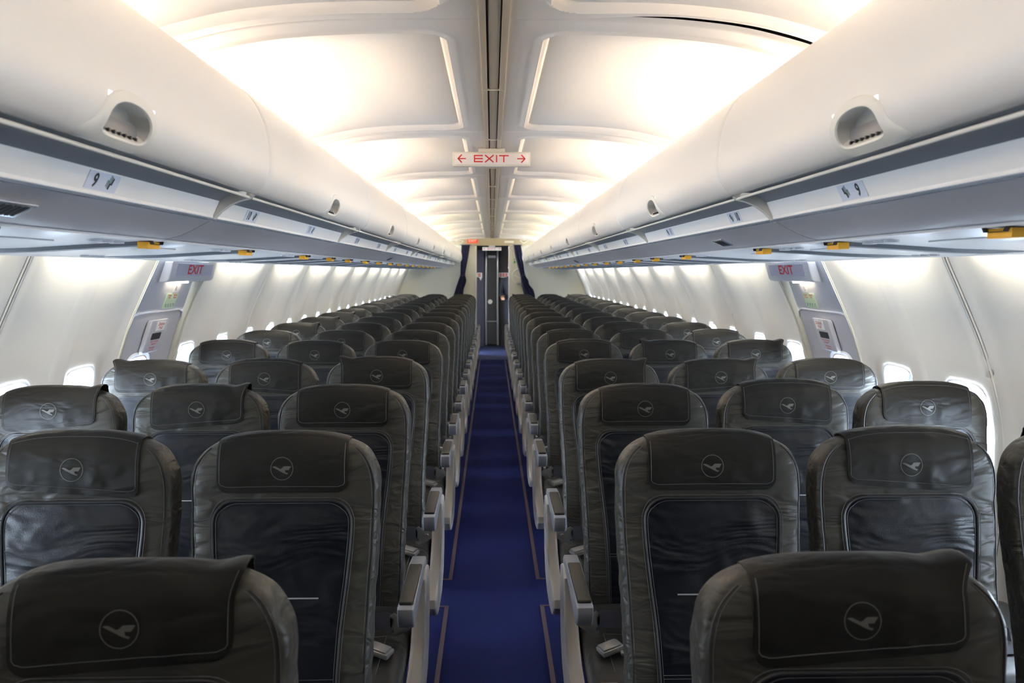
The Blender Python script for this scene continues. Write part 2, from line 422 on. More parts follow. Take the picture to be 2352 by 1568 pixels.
    def tf(cy, cz, dx): return lambda x, y, d: (sd*(cxp(cz+y)-dx-.0004-d*.2), cy+(x if sd < 0 else -x), cz+y)
    text_mb(mb, 'Ziehen', .021, tf(hc+.02, 1.250, .024), 1, xs=1.25); text_mb(mb, 'Pull', .021, tf(hc+.02, 1.231, .024), 1, xs=1.25)
    text_mb(mb, 'Nur im Notfall', .011, tf(hc+.0, 1.166, .023), 1, xs=1.3); text_mb(mb, 'benutzen', .011, tf(hc, 1.155, .023), 1, xs=1.3)
    text_mb(mb, 'Emergency', .011, tf(hc-.01, 1.138, .023), 1, xs=1.3); text_mb(mb, 'use only', .011, tf(hc-.01, 1.127, .023), 1, xs=1.3)
    mb.build('lettering', [M['white'], M['red']], cov)
    # upper placards
    def tg(cy, cz): return lambda x, y, d: (sd*(inset(cz+y)-.0055-d*.2), cy+(x if sd < 0 else -x), cz+y)
    mb = MB(); mb.prism(rrect(.036, .020, .002, 2, 3.95, 1.418), lambda p, q, t: (sd*(inset(q)-t), p, q), .0, .005)
    text_mb(mb, 'L' if sd > 0 else 'R', .03, tg(3.95-.012, 1.418), 1)
    B('small_placard', mb, [M['exitgrey'], M['ink']])
    mb = MB(); mb.prism(rrect(.066, .036, .002, 2, 3.925, 1.358), lambda p, q, t: (sd*(inset(q)-t), p, q), .0, .005)
    for cx_, w1, w2 in ((3.895, 'Ziehen', 'Pull'), (3.958, 'Werfen', 'Throw')):
        text_mb(mb, w1, .014, tg(cx_, 1.386), 1); text_mb(mb, w2, .014, tg(cx_, 1.374), 1)
    for k in range(4):                          # small pictograms of a person lifting the hatch
        cy_ = 3.875 + k*.030; q = tg(cy_, 1.342)
        mb.box(*sorted((q(0, 0, 0)[0], q(0, 0, 0)[0]-sd*.001)), cy_-.003, cy_+.003, 1.328, 1.356, mi=2)
        mb.box(*sorted((q(0, 0, 0)[0], q(0, 0, 0)[0]-sd*.001)), cy_+.004, cy_+.012, 1.340, 1.344, mi=2)
    B('instruction_placard', mb, [M['placard'], M['red'], M['inkgreen']])
for sd in (-1, 1): hatch(sd)

def side_exit_sign(sd):
    y0, y1 = 3.675, 4.255; t = empty('exit_sign', (sd*1.50, 3.96, 1.50))
    tag(t, 'grey wedge shaped box with red exit lettering above the %s wing hatch' % ('left' if sd < 0 else 'right'), 'exit sign', 'exit signs above the hatches')
    inv = Matrix.Translation((-sd*1.50, -3.96, -1.50))
    A_, B_ = Vector((1.502, 1.466)), Vector((1.478, 1.549))
    mb = MB(); prof = [(B_.x, B_.y), (A_.x, A_.y), (1.513, 1.456), (1.553, 1.452), (1.516, 1.549)]
    mb.prism(prof, lambda p, q, y: (sd*p, y, q), y0, y1, bev=.006, seg=3); o = mb.build('housing', M['exitgrey'], t); o.matrix_parent_inverse = inv
    nn = Vector((-(B_-A_).y, (B_-A_).x)).normalized(); nn = -nn if nn.x > 0 else nn
    def face(u, v, d):   # u along the cabin, v from 0 at the bottom to 1 at the top, d outward
        p = A_ + (B_-A_)*v + nn*d; return (sd*p.x, u, p.y)
    yc = (y0+y1)/2; LH = .086
    mb = MB(); mb.prism([(yc-.225, .20), (yc+.235, .20), (yc+.235, .90), (yc-.225, .90)], lambda p, q, d: face(p, q, d), .0, .003)
    f_ = mb.build('sign_face', M['exitface2'], t); f_.matrix_parent_inverse = inv
    mb = MB(); text_mb(mb, 'EXIT', .066, lambda x, y, d: face(yc+(x if sd < 0 else -x), .54+y/LH, .0036+d*.2), 0, xs=1.45, off=.0008)
    o = mb.build('lettering', M['red'], f_); 
    mb = MB(); mb.prism([(1.543+.024*math.sin(a), 3.90+.10*math.cos(a)) for a in lin(0, 2*PI, 25)[:-1]], lambda p, q, d: (sd*p, q, d), 1.446, 1.455)
    o = mb.build('light_diffuser', M['lamp'], t); o.matrix_parent_inverse = inv
for sd in (-1, 1): side_exit_sign(sd)

# ------------------------------------------------------------------ ceiling
ARCH = [(0, 2.11), (.18, 2.109), (.32, 2.107), (.44, 2.102), (.55, 2.092), (.63, 2.080), (.70, 2.063), (.77, 2.045), (.85, 2.015), (.95, 1.965), (1.05, 1.90), (1.12, 1.85)]
def arch(x): return smin(ARCH, abs(x), .03)
XE = 1.10
def ceil_panel_mesh(sd):
    L = CEIL[3]-CEIL[2]-.006
    xs = [.034, .05, .07, .09, .10, .11, .12] + lin(.126, .20, 16) + lin(.215, XE, 34)
    ys = lin(0, .20, 34) + lin(.22, L-.22, 22) + lin(L-.20, L, 34)
    cx = .135                                          # inner edge of the moulded recess
    def z(x, y):
        # signed distance inside a rounded rectangle open at the outboard side
        r = .07; px = cx + r - x; a0, a1 = .115, L-.085; py = max(a0+r-y, y-(a1-r))
        d = r - (math.hypot(max(px, 0), max(py, 0)) + min(max(px, py), 0))
        h = .012*sstep(0, .013, d) + .036*sstep(.01, .34, d)*sstep(0, .30, L-.085-y)
        bead = -.0075*math.exp(-((d+.012)/.0065)**2)
        lip = .008*sstep(.02, 0, y) + .006*sstep(L-.012, L, y)
        return arch(x) + h + bead + lip
    mb = MB(); mb.grid(lambda x, y: (sd*x, y, z(x, y)), xs, ys)
    return mb
cp = {}
for i in range(len(CEIL)-1):
    for sd in (-1, 1):
        if sd not in cp:
            o = ceil_panel_mesh(sd).build('ceiling', M['ceil'], fix=False); cp[sd] = o
        else:
            o = cp[sd].copy(); C.objects.link(o)
        o.location = (0, CEIL[i]+.003, 0); tag(o, kind='structure')
        if i == 1 and sd > 0:                       # this panel has slipped and leaves a dark wedge at its far joint
            o.data = o.data.copy(); Lp = CEIL[3]-CEIL[2]
            for v in o.data.vertices:
                f_ = sstep(.10, .45, v.co.x)*sstep(1.0, .70, v.co.x); v.co.y -= .055*f_*sstep(.9, 1, v.co.y/Lp); v.co.z -= .004*f_*sstep(.9, 1, v.co.y/Lp)
mb = MB(); mb.grid(lambda x, y: (x, y, arch(x)+.055), lin(-1.2, 1.2, 40), [Y0, 14.2]); o = mb.build('ceiling_backing', M['dark']); tag(o, kind='structure')
mb = MB()                                              # centre rail: two beige strips and a middle cover with dark grooves
for a, b in ((-.039, -.0225), (.0165, .035)): mb.box(a, b, Y0, 14.16, 2.102, 2.112, .001)
mb.box(-.0165, .0125, Y0, 14.16, 2.104, 2.112, .001, mi=0)
for a in (-.0225, .0125): mb.box(a, a+.006, Y0, 14.16, 2.1085, 2.112, mi=1)
for y in lin(.7, 13.5, 14)[1:]: mb.box(-.040, .036, y-.0012, y+.0012, 2.1012, 2.11, mi=2)
o = mb.build('trim_3', [M['track'], M['dark'], M['bintrim']]); tag(o, kind='structure')

def arrow_poly(s_): return [(0, 0), (.028, .028), (.036, .022), (.0185, .0045), (.046, .0045), (.046, -.0045), (.0185, -.0045), (.036, -.022), (.028, -.028)] if s_ > 0 else None
def hanging_exit(loc, w, h, label, scale=1.0):
    t = empty('exit_sign', loc); tag(t, label, 'exit sign')
    mb = MB(); mb.box(-w/2, w/2, 0, .035, -h, 0, .004); mb.build('housing', M['exitgrey'] if 0 else M['bintrim'], t)
    mb = MB(); mb.box(-w/2+.008, w/2-.008, -.002, .001, -h+.010, -.008, .001); f_ = mb.build('sign_face', M['exitface'], t)
    mb = MB(); zc = -h/2+.002
    fn = lambda x, y, d: (x, -.0028-d*.3, zc+y)
    def stroke(x0, y0, x1, y1, wd=.0058*scale):
        d = Vector((x1-x0, y1-y0)).normalized(); n_ = Vector((-d.y, d.x))*wd/2; a = Vector((x0, y0)); b = Vector((x1, y1))
        mb.prism([(a-n_)[:], (b-n_)[:], (b+n_)[:], (a+n_)[:]], lambda p, q, t_: (p, -t_, zc+q), .002, .0032)
    k = scale; H = .0175*k                              # wide letters as on the sign: E X I T
    stroke(-.0835*k, -H, -.0835*k, H); 
    for yy in (-H+.003*k, 0, H-.003*k): stroke(-.0835*k, yy, -.0425*k, yy)
    stroke(-.032*k, -H, .010*k, H); stroke(-.032*k, H, .010*k, -H)
    stroke(.0245*k, -H, .0245*k, H); stroke(.060*k, -H, .060*k, H); stroke(.037*k, H-.003*k, .084*k, H-.003*k)
    for s_ in (-1, 1):
        x0 = s_*w*.43; stroke(x0, 0, x0-s_*.038*k, 0, .0052*k); stroke(x0+s_*.001, -.001, x0-s_*.018*k, .019*k); stroke(x0+s_*.001, .001, x0-s_*.018*k, -.019*k)
    mb.build('lettering', M['red'], f_)
    mb = MB(); mb.box(-.065*k, .065*k, .002, .034, -.001, .0175 if k >= 1 else .05, .003); mb.build('mounting_bracket', M['bintrim'], t)
    return t
hanging_exit((-.009, 3.90, 2.086), .380, .070, 'cream exit sign with red arrows hanging from the middle of the ceiling, above the aisle')

# ------------------------------------------------------------------ overhead bins
BINP = [(1.681, .576), (1.690, .560), (1.704, .5455), (1.722, .538), (1.744, .5345), (1.77, .5335), (1.796, .5345), (1.82, .538), (1.848, .5445),
        (1.87, .553), (1.892, .564), (1.917, .582), (1.938, .606), (1.955, .635), (1.966, .67), (1.972, .71)]
# arc-length parametrisation of the door profile
acc = [0]
for (z0, x0), (z1, x1) in zip(BINP, BINP[1:]): acc.append(acc[-1] + math.hypot(z1-z0, x1-x0))
TZ = [(a, z) for a, (z, x) in zip(acc, BINP)]; TX = [(a, x) for a, (z, x) in zip(acc, BINP)]
SMAX = acc[-1]
def bp(s, off=0):
    s = max(0, min(SMAX, s)); h = .012
    x, z = smin(TX, s, h), smin(TZ, s, h)
    if off:
        dx, dz = smin(TX, s+.004, h)-smin(TX, s-.004, h), smin(TZ, s+.004, h)-smin(TZ, s-.004, h); l_ = math.hypot(dx, dz) or 1
        x, z = x - dz/l_*off, z + dx/l_*off          # outward normal faces the aisle
    return x, z
HY, HS = .790, .047         # handle centre: distance from the bin's near end, height along the profile
def make_bin(sd, L):
    t = empty('overhead_bin')
    # door skin with a rectangular opening behind the latch
    ys = [.003, .006, .012, .03] + lin(.08, HY-.12, 8) + lin(HY-.075, HY+.075, 7) + lin(HY+.11, L-.08, 6) + [L-.03, L-.012, L-.006, L-.003]
    ss = [0, .004, .010, .018] + lin(.024, .086, 5) + lin(.096, SMAX, 26)
    iy0, iy1 = ys.index(HY-.075), ys.index(HY+.075); is0, is1 = ss.index(.024), ss.index(.086)
    def pt(y, s):
        e = min(y, L-y); off = -.006*(1-sstep(0, .012, e)) - .0035*(1-sstep(0, .01, s)); x, z = bp(s, off); return (sd*x, y, z)
    mb = MB(); mb.grid(pt, ys, ss, hole=lambda i, j: iy0 <= i < iy1 and is0 <= j < is1)
    # returned bottom lip and side returns
    mb.grid(lambda y, u: (sd*(pt(y, 0)[0]*sd+.012*u), y, pt(y, 0)[2]+.002*u), ys, [0, 1])
    for e in (.003, L-.003): mb.grid(lambda u, s: (sd*(abs(pt(e, s)[0])+.03*u), e, pt(e, s)[2]), [0, 1], ss)
    mb.build('door', M['bin'], t, fix=False)
    # latch: raised moulded plate with a D-shaped opening over a hand recess
    out = []; n = 64; inn = []
    def Dsh(an, a, b, low, p=2.3):
        ca, sa = math.cos(an), math.sin(an); tt = 1/((abs(ca/a)**p + abs(sa/(b if sa > 0 else low))**(p if sa > 0 else 6))**(1/p)) if sa > 0 else 1/((abs(ca/a)**5 + abs(sa/low)**5)**.2)
        return ca*tt, sa*tt
    for k in range(n):
        an = 2*PI*k/n; u, v = Dsh(an, .066, .033, .020); inn.append((HY+u, HS+v))
        u, v = Dsh(an, .090, .050, .044); flare = 1 + .42*sstep(.012, -.044, v)*(1 if u < 0 else .10)
        out.append((HY+u*flare, HS+v))
    mb = MB(); P = []; prof = [(0, 0.0), (.12, .0022), (.5, .003), (.9, .0028), (1, .0)]
    for r, h_ in prof:
        for (oy, os), (iy, is_) in zip(out, inn):
            y, s = oy+(iy-oy)*r, os+(is_-os)*r; x, z = bp(max(s, .0), h_+.0004); P.append((sd*x, y, z))
    for (iy, is_) in inn: x, z = bp(is_, -.030); P.append((sd*x, y if 0 else iy, z))       # recess wall
    R = len(prof)+1
    mb.add(P, [(r*n+k, r*n+(k+1) % n, (r+1)*n+(k+1) % n, (r+1)*n+k) for r in range(R-1) for k in range(n)])
    lat = mb.build('latch', M['bintrim'], t, fix=False)
    mb = MB()                                                                     # back of the recess and the grey paddle below
    mb.grid(lambda y, s: (sd*bp(s, -.030)[0], y, bp(s, -.030)[1]), [HY-.070, HY, HY+.070], lin(.022, .084, 5))
    mb.build('recess', M['latchcup'], lat, fix=False)
    mb = MB(); mb.grid(lambda y, s: (sd*bp(s, -.010-.012*(s-.028)/.026)[0], y, bp(s, -.010-.012*(s-.028)/.026)[1]), [HY-.064, HY+.064], lin(.028, .055, 4))
    for k in range(7): x, z = bp(.0315, -.004); yy = HY-.051+k*.017; mb.box(*sorted((sd*x, sd*(x+.006))), yy-.002, yy+.002, z-.002, z+.003, mi=1)
    mb.build('paddle', [M['paddle'], M['ink']], lat, fix=False)
    # thin cream lip under the door and recess with its shade painted in slate, running back to the number strip
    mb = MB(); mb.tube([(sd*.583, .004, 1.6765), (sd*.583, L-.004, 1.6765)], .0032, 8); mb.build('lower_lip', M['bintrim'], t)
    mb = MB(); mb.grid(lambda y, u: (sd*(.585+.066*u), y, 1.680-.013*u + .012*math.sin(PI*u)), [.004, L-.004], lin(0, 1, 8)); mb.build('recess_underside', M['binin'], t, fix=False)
    mb = MB(); mb.grid(lambda y, u: (sd*(.651+.017*u), y, 1.667-.035*u), [.003, L-.020], lin(0, 1, 3))
    mb.box(*sorted((sd*.667, sd*.673)), 0.003, L-.020, 1.6275, 1.6335, .001)
    mb.build('number_strip', M['strip'], t, fix=False)
    mb = MB(); mb.tube([(sd*.672, .002, 1.6255), (sd*.672, L-.002, 1.6255)], .0042, 8); mb.build('edge_rail', M['rail'], t)
    # grey curved underside
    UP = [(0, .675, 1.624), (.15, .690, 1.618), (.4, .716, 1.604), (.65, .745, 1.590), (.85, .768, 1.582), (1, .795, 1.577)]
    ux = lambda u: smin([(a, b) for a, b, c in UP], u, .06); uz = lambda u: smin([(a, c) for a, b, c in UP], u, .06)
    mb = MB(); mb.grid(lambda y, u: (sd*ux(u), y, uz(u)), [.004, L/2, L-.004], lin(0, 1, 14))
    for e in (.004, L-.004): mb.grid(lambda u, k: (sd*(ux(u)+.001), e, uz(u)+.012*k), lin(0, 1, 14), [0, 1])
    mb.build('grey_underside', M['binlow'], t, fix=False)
    # curved cream bracket at the far joint
    mb = MB(); br = [(.572, 1.681), (.585, 1.672), (.605, 1.668), (.628, 1.660), (.650, 1.645), (.664, 1.628), (.676, 1.620), (.682, 1.628), (.670, 1.650), (.64, 1.690), (.585, 1.690)]
    mb.prism(br, lambda p, q, y: (sd*p, y, q), L-.019, L-.001, bev=.0015); mb.build('bracket', M['bintrim'], t)
    return t, ux, uz
SEATICON = [(-.5, .45), (-.36, .5), (-.22, .06), (.12, .06), (.22, -.5), (.08, -.5), (-.02, -.10), (-.34, -.12)]
def row_placard(sd, y, num, par):
    mb = MB(); zc, xc = 1.650, .6595; sl = .017/.035
    def fn(u, v, d): return (sd*(xc - v*sl - d), y+u, zc+v - d*sl)
    mb.prism([(-.052, -.014), (.052, -.014), (.052, .0145), (-.052, .0145)], fn, .0, .0012)
    text_mb(mb, num, .030, lambda x, v, d: fn(-.026+(x if sd < 0 else -x), v, .0016+d*.2), 1, xs=1.0, off=.0007)
    for k, c in ((2, 2), (1, 2), (0, 1)):                # three seats in a row, the nearest one black
        mb.prism([((p*.016)*(-1)+.024 - k*.0045*(1), q*.019+k*.002) for p, q in SEATICON], lambda p, q, t: fn(p, q, t), .0012, .0016+.0003*(2-k), mi=c)
    mb.build('row_placard', [M['sticker'], M['ink'], M['inkgreen']], par).matrix_parent_inverse = Matrix.Translation(-par.location)
bins = {}
ordn = ['nearest', 'second', 'third', 'fourth', 'fifth', 'sixth', 'seventh', 'eighth', 'ninth', 'tenth', 'eleventh', 'twelfth', 'thirteenth', 'fourteenth', 'fifteenth', 'sixteenth', 'seventeenth', 'eighteenth']
ROWY = [.996, 1.784, 2.554, 3.314, 4.270, 5.032] + [5.032 + .7593*k for k in range(1, 12)]
LABY = {-1: [1.345, 2.16, 2.86, 3.83, 4.56], 1: [1.455, 2.16, 2.95, 3.92, 4.62]}
for sd in (-1, 1):
    L = SEAMS[3]-SEAMS[2]
    t0, ux, uz = make_bin(sd, L); index_kids()
    for i in range(1, len(SEAMS)-1):
        t = t0 if i == 1 else copy_tree(t0)
        t.location = (0, SEAMS[i], 0)
        sname = 'left' if sd < 0 else 'right'
        n_ = i-1
        if i == 1: lab = 'closed cream overhead bin, nearest to the camera on the %s' % sname
        else: lab = 'closed cream overhead bin on the %s, %s from the camera' % (sname, ordn[n_])
        tag(t, lab, 'overhead bin', 'overhead bins along the %s side' % sname)
        bins[(sd, i)] = t
    ly = LABY[sd] + [LABY[sd][-1] + .76*k for k in range(1, 12)]
    for k, y in enumerate(ly):
        if y > 13.9: break
        for i in range(1, len(SEAMS)-1):
            if SEAMS[i]+.07 < y < SEAMS[i+1]-.07 or (SEAMS[i] <= y < SEAMS[i+1]):
                yy = min(max(y, SEAMS[i]+.075), SEAMS[i+1]-.085); row_placard(sd, yy, str(9+k), bins[(sd, i)])
    # small speaker grilles in the grey underside
    for gy in ([1.20, 5.62] if sd < 0 else [2.52, 6.9]):
        i = max(k for k in range(len(SEAMS)) if SEAMS[k] < gy)
        mb = MB()
        def fn(u, v, d): return (sd*(ux(v)-d*.45), gy+u, uz(v)-d*.9)
        mb.prism([(-.05, .38), (.05, .38), (.05, .72), (-.05, .72)], fn, 0, .004, bev=.0015)
        for q in range(6): mb.prism([(-.04+q*.0135, .43), (-.031+q*.0135, .43), (-.031+q*.0135, .67), (-.04+q*.0135, .67)], fn, .0035, .0046, mi=1)
        o = mb.build('speaker_grille', [M['rail'], M['ink']], bins[(sd, i)]); o.matrix_parent_inverse = Matrix.Translation(-bins[(sd, i)].location)

# hidden top of the bins and cove ledge with the fluorescent tubes on it
for sd in (-1, 1):
    mb = MB(); mb.grid(lambda x, y: (sd*x, y, lerp([(.70, 1.970), (.76, 1.955), (.80, 1.92), (1.12, 1.86)], x)), lin(.70, 1.12, 8), [Y0, 13.98])
    o = mb.build('trim_4' if sd < 0 else 'trim_5', M['ceil'], fix=False); tag(o, kind='structure')

# ------------------------------------------------------------------ passenger service panels under the bins
PSUG = {-1: [-.1, .62, 1.285, 1.925, 2.666, 3.49, 4.05, 4.56, 5.18, 5.78], 1: [-.1, .64, 1.275, 1.905, 2.43, 3.40, 4.04, 4.56, 5.18, 5.78]}
def psuz(x): return lerp([(.79, 1.576), (1.10, 1.557), (1.40, 1.549)], x)
def make_psu(sd, L):
    t = empty('service_panel')
    mb = MB(); xs = [.800, .81, .95, 1.10, 1.22, 1.325, 1.335]
    g_ = .035
    mb.grid(lambda y, x: (sd*x, y, psuz(x)+(.002 if (y < g_+.004 or y > L-g_-.004) else 0)), [g_, g_+.004, L/2, L-g_-.004, L-g_], xs)
    for e in (g_, L-g_): mb.grid(lambda u, x: (sd*x, e, psuz(x)+.002+.02*u), [0, 1], xs)
    mb.build('panel', M['psu'], t, fix=False)
    mb = MB()                                      # oxygen mask door, slightly proud, with its shadow gap
    mb.prism([(.93, .10), (1.20, .10), (1.20, min(.40, L-.12)), (.93, min(.40, L-.12))], lambda x, y, d: (sd*x, y, psuz(x)-d), 0, .003, bev=.001)
    mb.build('oxygen_door', M['psu'], t)
    for k in range(3):
        for x_, r_, n_ in ((.87, .016, 'reading_light'), (1.27, .013, 'air_nozzle')):
            mb = MB(); mb.cyl((sd*x_, L-.09-k*.05, psuz(x_)+.002), (sd*x_, L-.09-k*.05, psuz(x_)-.006), r_, 18); mb.build(n_, M['exitgrey'], t)
    mb = MB()                                      # dark channel between two panels, hanging a little below them
    for a, b in ((.812, 1.30),): mb.grid(lambda y, x: (sd*x, y*(1-.6*sstep(1.15, 1.3, x)), psuz(x)-.0085*(1 if abs(y) < .03 else 0)*(1-.8*sstep(1.2, 1.3, x))), [-.031, -.025, .025, .031], lin(a, b, 16))
    mb.build('channel', M['psudark'], t, fix=False)
    return t
index_kids()
for sd in (-1, 1):
    G = PSUG[sd]
    while G[-1] < 13.3: G.append(G[-1] + (.60 if len(G) % 2 else .66))
    protos = {}
    for i in range(len(G)-1):
        L = round(G[i+1]-G[i], 2); key = (sd, L)
        if key not in protos: protos[key] = t = make_psu(sd, L); index_kids()
        else: t = copy_tree(protos[key])
        t.location = (0, G[i], 0); sname = 'left' if sd < 0 else 'right'
        vis = i
        tag(t, 'silver service panel under the %s bins, %s' % (sname, ('number %s counted from the camera' % ordn[i] if 0 else ('the %s one from the camera' % (ordn[i] if i < 18 else 'farther than eighteenth' )))), 'service panel', 'service panels under the %s bins' % sname)
    for i, y in enumerate(G[1:]):
        if i > 17: break
        tg_ = MB(); xo = .835
        tg_.prism(rrect(.0135, .008, .001, 2, xo, psuz(.84)-.009), lambda p, q, y_: (sd*p, y+y_, q), -.034, .030, bev=.001)
        o = tg_.build('orange_tag', M['orange']); tag(o, 'orange plastic tag in a gap between %s service panels, %s from the camera' % (sname, ordn[i]), 'tag', 'orange tags under the %s bins' % sname)
    mb = MB(); mb.grid(lambda x, y: (sd*x, y, psuz(x)+.018), [.79, 1.1, 1.34], [Y0, 14.2]); 
    o = mb.build('trim_6' if sd < 0 else 'trim_7', M['psudark'], fix=False); tag(o, kind='structure')
    mb = MB(); mb.grid(lambda x, y: (sd*x, y, lerp([(1.33, 1.5525), (1.335, 1.5495), (1.395, 1.5475), (1.40, 1.549), (1.402, 1.556)], x)),
                     [1.33, 1.335, 1.37, 1.395, 1.40, 1.402], [Y0, 14.2])
    mb.box(*sorted((sd*.794, sd*.803)), Y0, 14.19, 1.573, 1.584)
    mb.box(*sorted((sd*1.33, sd*1.402)), Y0, 14.19, 1.556, 1.562)
    mb.box(*sorted((sd*1.34, sd*1.46)), Y0, 14.19, 1.635, 1.64)       # lamp tray
    mb.box(*sorted((sd*.60, sd*1.40)), Y0, 14.19, 1.70, 1.71)        # inner structure closing off the bin volume
    mb.box(*sorted((sd*.80, sd*.81)), Y0, 14.19, 1.584, 1.705)
    mb.box(*sorted((sd*1.335, sd*1.345)), Y0, 14.19, 1.556, 1.86)
    o = mb.build('trim_8' if sd < 0 else 'trim_9', M['psu'], fix=False); tag(o, kind='structure')

# ------------------------------------------------------------------ floor
mb = MB(); mb.box(-1.80, 1.80, Y0, 13.45, -.03, 0); o = mb.build('floor', M['carpet']); tag(o, kind='structure')
mb = MB(); mb.box(-1.80, 1.80, 13.45, 17.2, -.03, .001); o = mb.build('floor_galley', M['vinyl']); tag(o, kind='structure')
mb = MB()
for sd in (-1, 1):
    x = .2147
    for a, b in ((3.735, 13.4), (-1.5, 3.41)): mb.box(*sorted((sd*(x-.009), sd*(x+.009))), a, b, -.001, .0025, .0005)
    mb.box(*sorted((sd*(x-.009), sd*.42)), 3.722, 3.735, -.001, .0023, .0005); mb.box(*sorted((sd*(x-.009), sd*.42)), 3.41, 3.423, -.001, .0023, .0005)
o = mb.build('trim_10', M['tracktape']); tag(o, kind='structure')

# ------------------------------------------------------------------ seats
ZT = 1.124
WTAB = [(.36, .198), (.5, .202), (.62, .203), (.75, .208), (.88, .216), (.98, .219)]
def sw(z):
    if z <= .98: return smin(WTAB, z, .03)
    return .219*max(0, 1-((z-.98)/(ZT-.98))**3)**(1/3)
def st(z):
    b = lerp([(.36, .045), (.6, .054), (.9, .050), (.98, .048)], z)
    if z > .98: b = .048*max(0, 1-((z-.98)/(ZT-.98))**3)**(1/2.4)
    return b
def yf0(z):      # front plane of the backrest at mid width
    y = .19*(min(z, .96)-1.0) - .0 - .012*math.exp(-((z-.60)/.13)**2)
    if z > .96: y += .03*(z-.96)
    return y + .006
NX = 6.0
def yfront(x, z, sgn=-1):
    w, t = sw(z), st(z); q = min(1, abs(x)/max(w, 1e-6)); return (yf0(z) + max(t, .0) if z <= .98 else yf0(z)+.048) + sgn*t*(1-q**NX)**(1/NX)
def ztop(x):     # height of the top edge at offset x
    q = min(1, abs(x)/.219); return .98 + (ZT-.98)*(1-q**3)**(1/3)
def wrk(x, z, s, amp):      # soft pleats of the leather, strongest on the shoulders
    return amp*mnoise.noise(Vector((x*9+z*13, z*26-x*16, s*7.3)))
def seat_parts(variant):
    s = variant
    # backrest ----------------------------------------------------
    mb = MB(); zs = lin(.36, .97, 44) + [.98 + (ZT-.98)*math.sin(a) for a in lin(.06, PI/2-.015, 26)]
    n = 64; P = []
    for z in zs:
        w, t = sw(z), st(z); yc = yf0(z)+(t if z <= .98 else .048)
        for k in range(n):
            a = 2*PI*k/n; ca, sa = math.cos(a), math.sin(a)
            x = w*math.copysign(abs(ca)**(2/NX), ca); y = t*math.copysign(abs(sa)**(2/NX), sa)
            e = sstep(.55, .95, abs(x)/max(w, .01))
            d = wrk(x, z, s, .0035)*(.35+e) ; 
            P.append((x + (d if abs(sa) < .4 else 0)*math.copysign(1, x), yc + y + (d if sa < 0 else -d)*.8, z + (d*.4 if z > 1.05 else 0)))
    R = len(zs); fs = [(r*n+k, r*n+(k+1) % n, (r+1)*n+(k+1) % n, (r+1)*n+k) for r in range(R-1) for k in range(n)]
    fs += [tuple(range(n))[::-1], tuple((R-1)*n+k for k in range(n))]
    mb.add(P, fs); back = mb
    # outer seam piping + stitches along the front edge --------------
    mb = MB()
    for sg in (-1, 1):
        pts = []
        for z in lin(.40, .98, 30) + [.98 + .12*math.sin(a) for a in lin(.1, 1.25, 12)]:
            x = sg*sw(z)*.955; pts.append((x, yfront(x, z)-.0012+wrk(x, z, s, .0035)*.35*2.2, z))
        mb.tube(pts, .0016, 5)
        mb.tube([(p[0]-sg*.006, p[1]-.0016, p[2]) for p in pts], .0007, 4, mi=1)
        # short horizontal seam from the side to the centre panel
        mb.tube([(sg*u, yfront(sg*u, .935-.01*(u-.16)/.05)-.0012, .935-.01*(u-.16)/.05) for u in lin(.163, .207, 8)], .0013, 4, mi=2)
    seam = mb
    # centre panel --------------------------------------------------
    phw = lambda z: smin([(.36, .128), (.55, .130), (.70, .138), (.80, .150), (.90, .159), (.98, .159)], z, .04)
    PZ1, PR = .976, .052
    def pw(z):
        w = phw(z)
        if z > PZ1-PR: w = w-PR + PR*math.sqrt(max(0, 1-((z-(PZ1-PR))/PR)**2))
        return w
    mb = MB(); zz = lin(.40, PZ1-PR, 50) + [PZ1-PR+PR*math.sin(a) for a in lin(.1, PI/2, 12)]
    def pp(u, z):
        x = u*pw(z); y = yfront(x, z)
        e = (1-abs(u)**4)*min(1, (PZ1-z)/.04)
        sag = .0035*math.sin(9*z+3*abs(u)**1.5+s) * e + .006*mnoise.noise(Vector((x*7 + abs(x)*10, z*17 + abs(x)*11*(1+.3*math.sin(s)), s*3.1)))*e
        return (x, min(y - .0016 + sag - .0022*e, y - .0045*e - .001), z)
    mb.grid(pp, lin(-1, 1, 34), zz); pan = mb
    mb = MB(); edge = [(pw(z), z) for z in zz]
    for d, r, mi in ((0, .0026, 0), (.0065, .0007, 1), (-.0065, .0007, 1)):
        pts = [(-(w+d), z+(d if z > PZ1-.02 else d*sstep(PZ1-PR, PZ1, z))) for w, z in edge] + [((w+d), z+(d if z > PZ1-.02 else d*sstep(PZ1-PR, PZ1, z))) for w, z in edge[::-1]]
        mb.tube([(x, yfront(x, min(z, 1.0))-.0036-(0 if mi == 0 else .0002), z) for x, z in pts], r, 5, mi=mi)
    for dz in (-.004, .004): mb.tube([(x, yfront(x, .585+dz)-.0052, .585+dz) for x in lin(-.125, .125, 12)], .0007, 4, mi=1)
    pip = mb
    mb = MB(); mb.box(-.088, .088, 0, .0016, -.0016, .0016, .0005); mb.v = [(x, yfront(x, .762)-.0095+y, .762+z-.002*math.cos(x*18)) for x, y, z in mb.v]; tape = mb
    return back, seam, pan, pip, tape
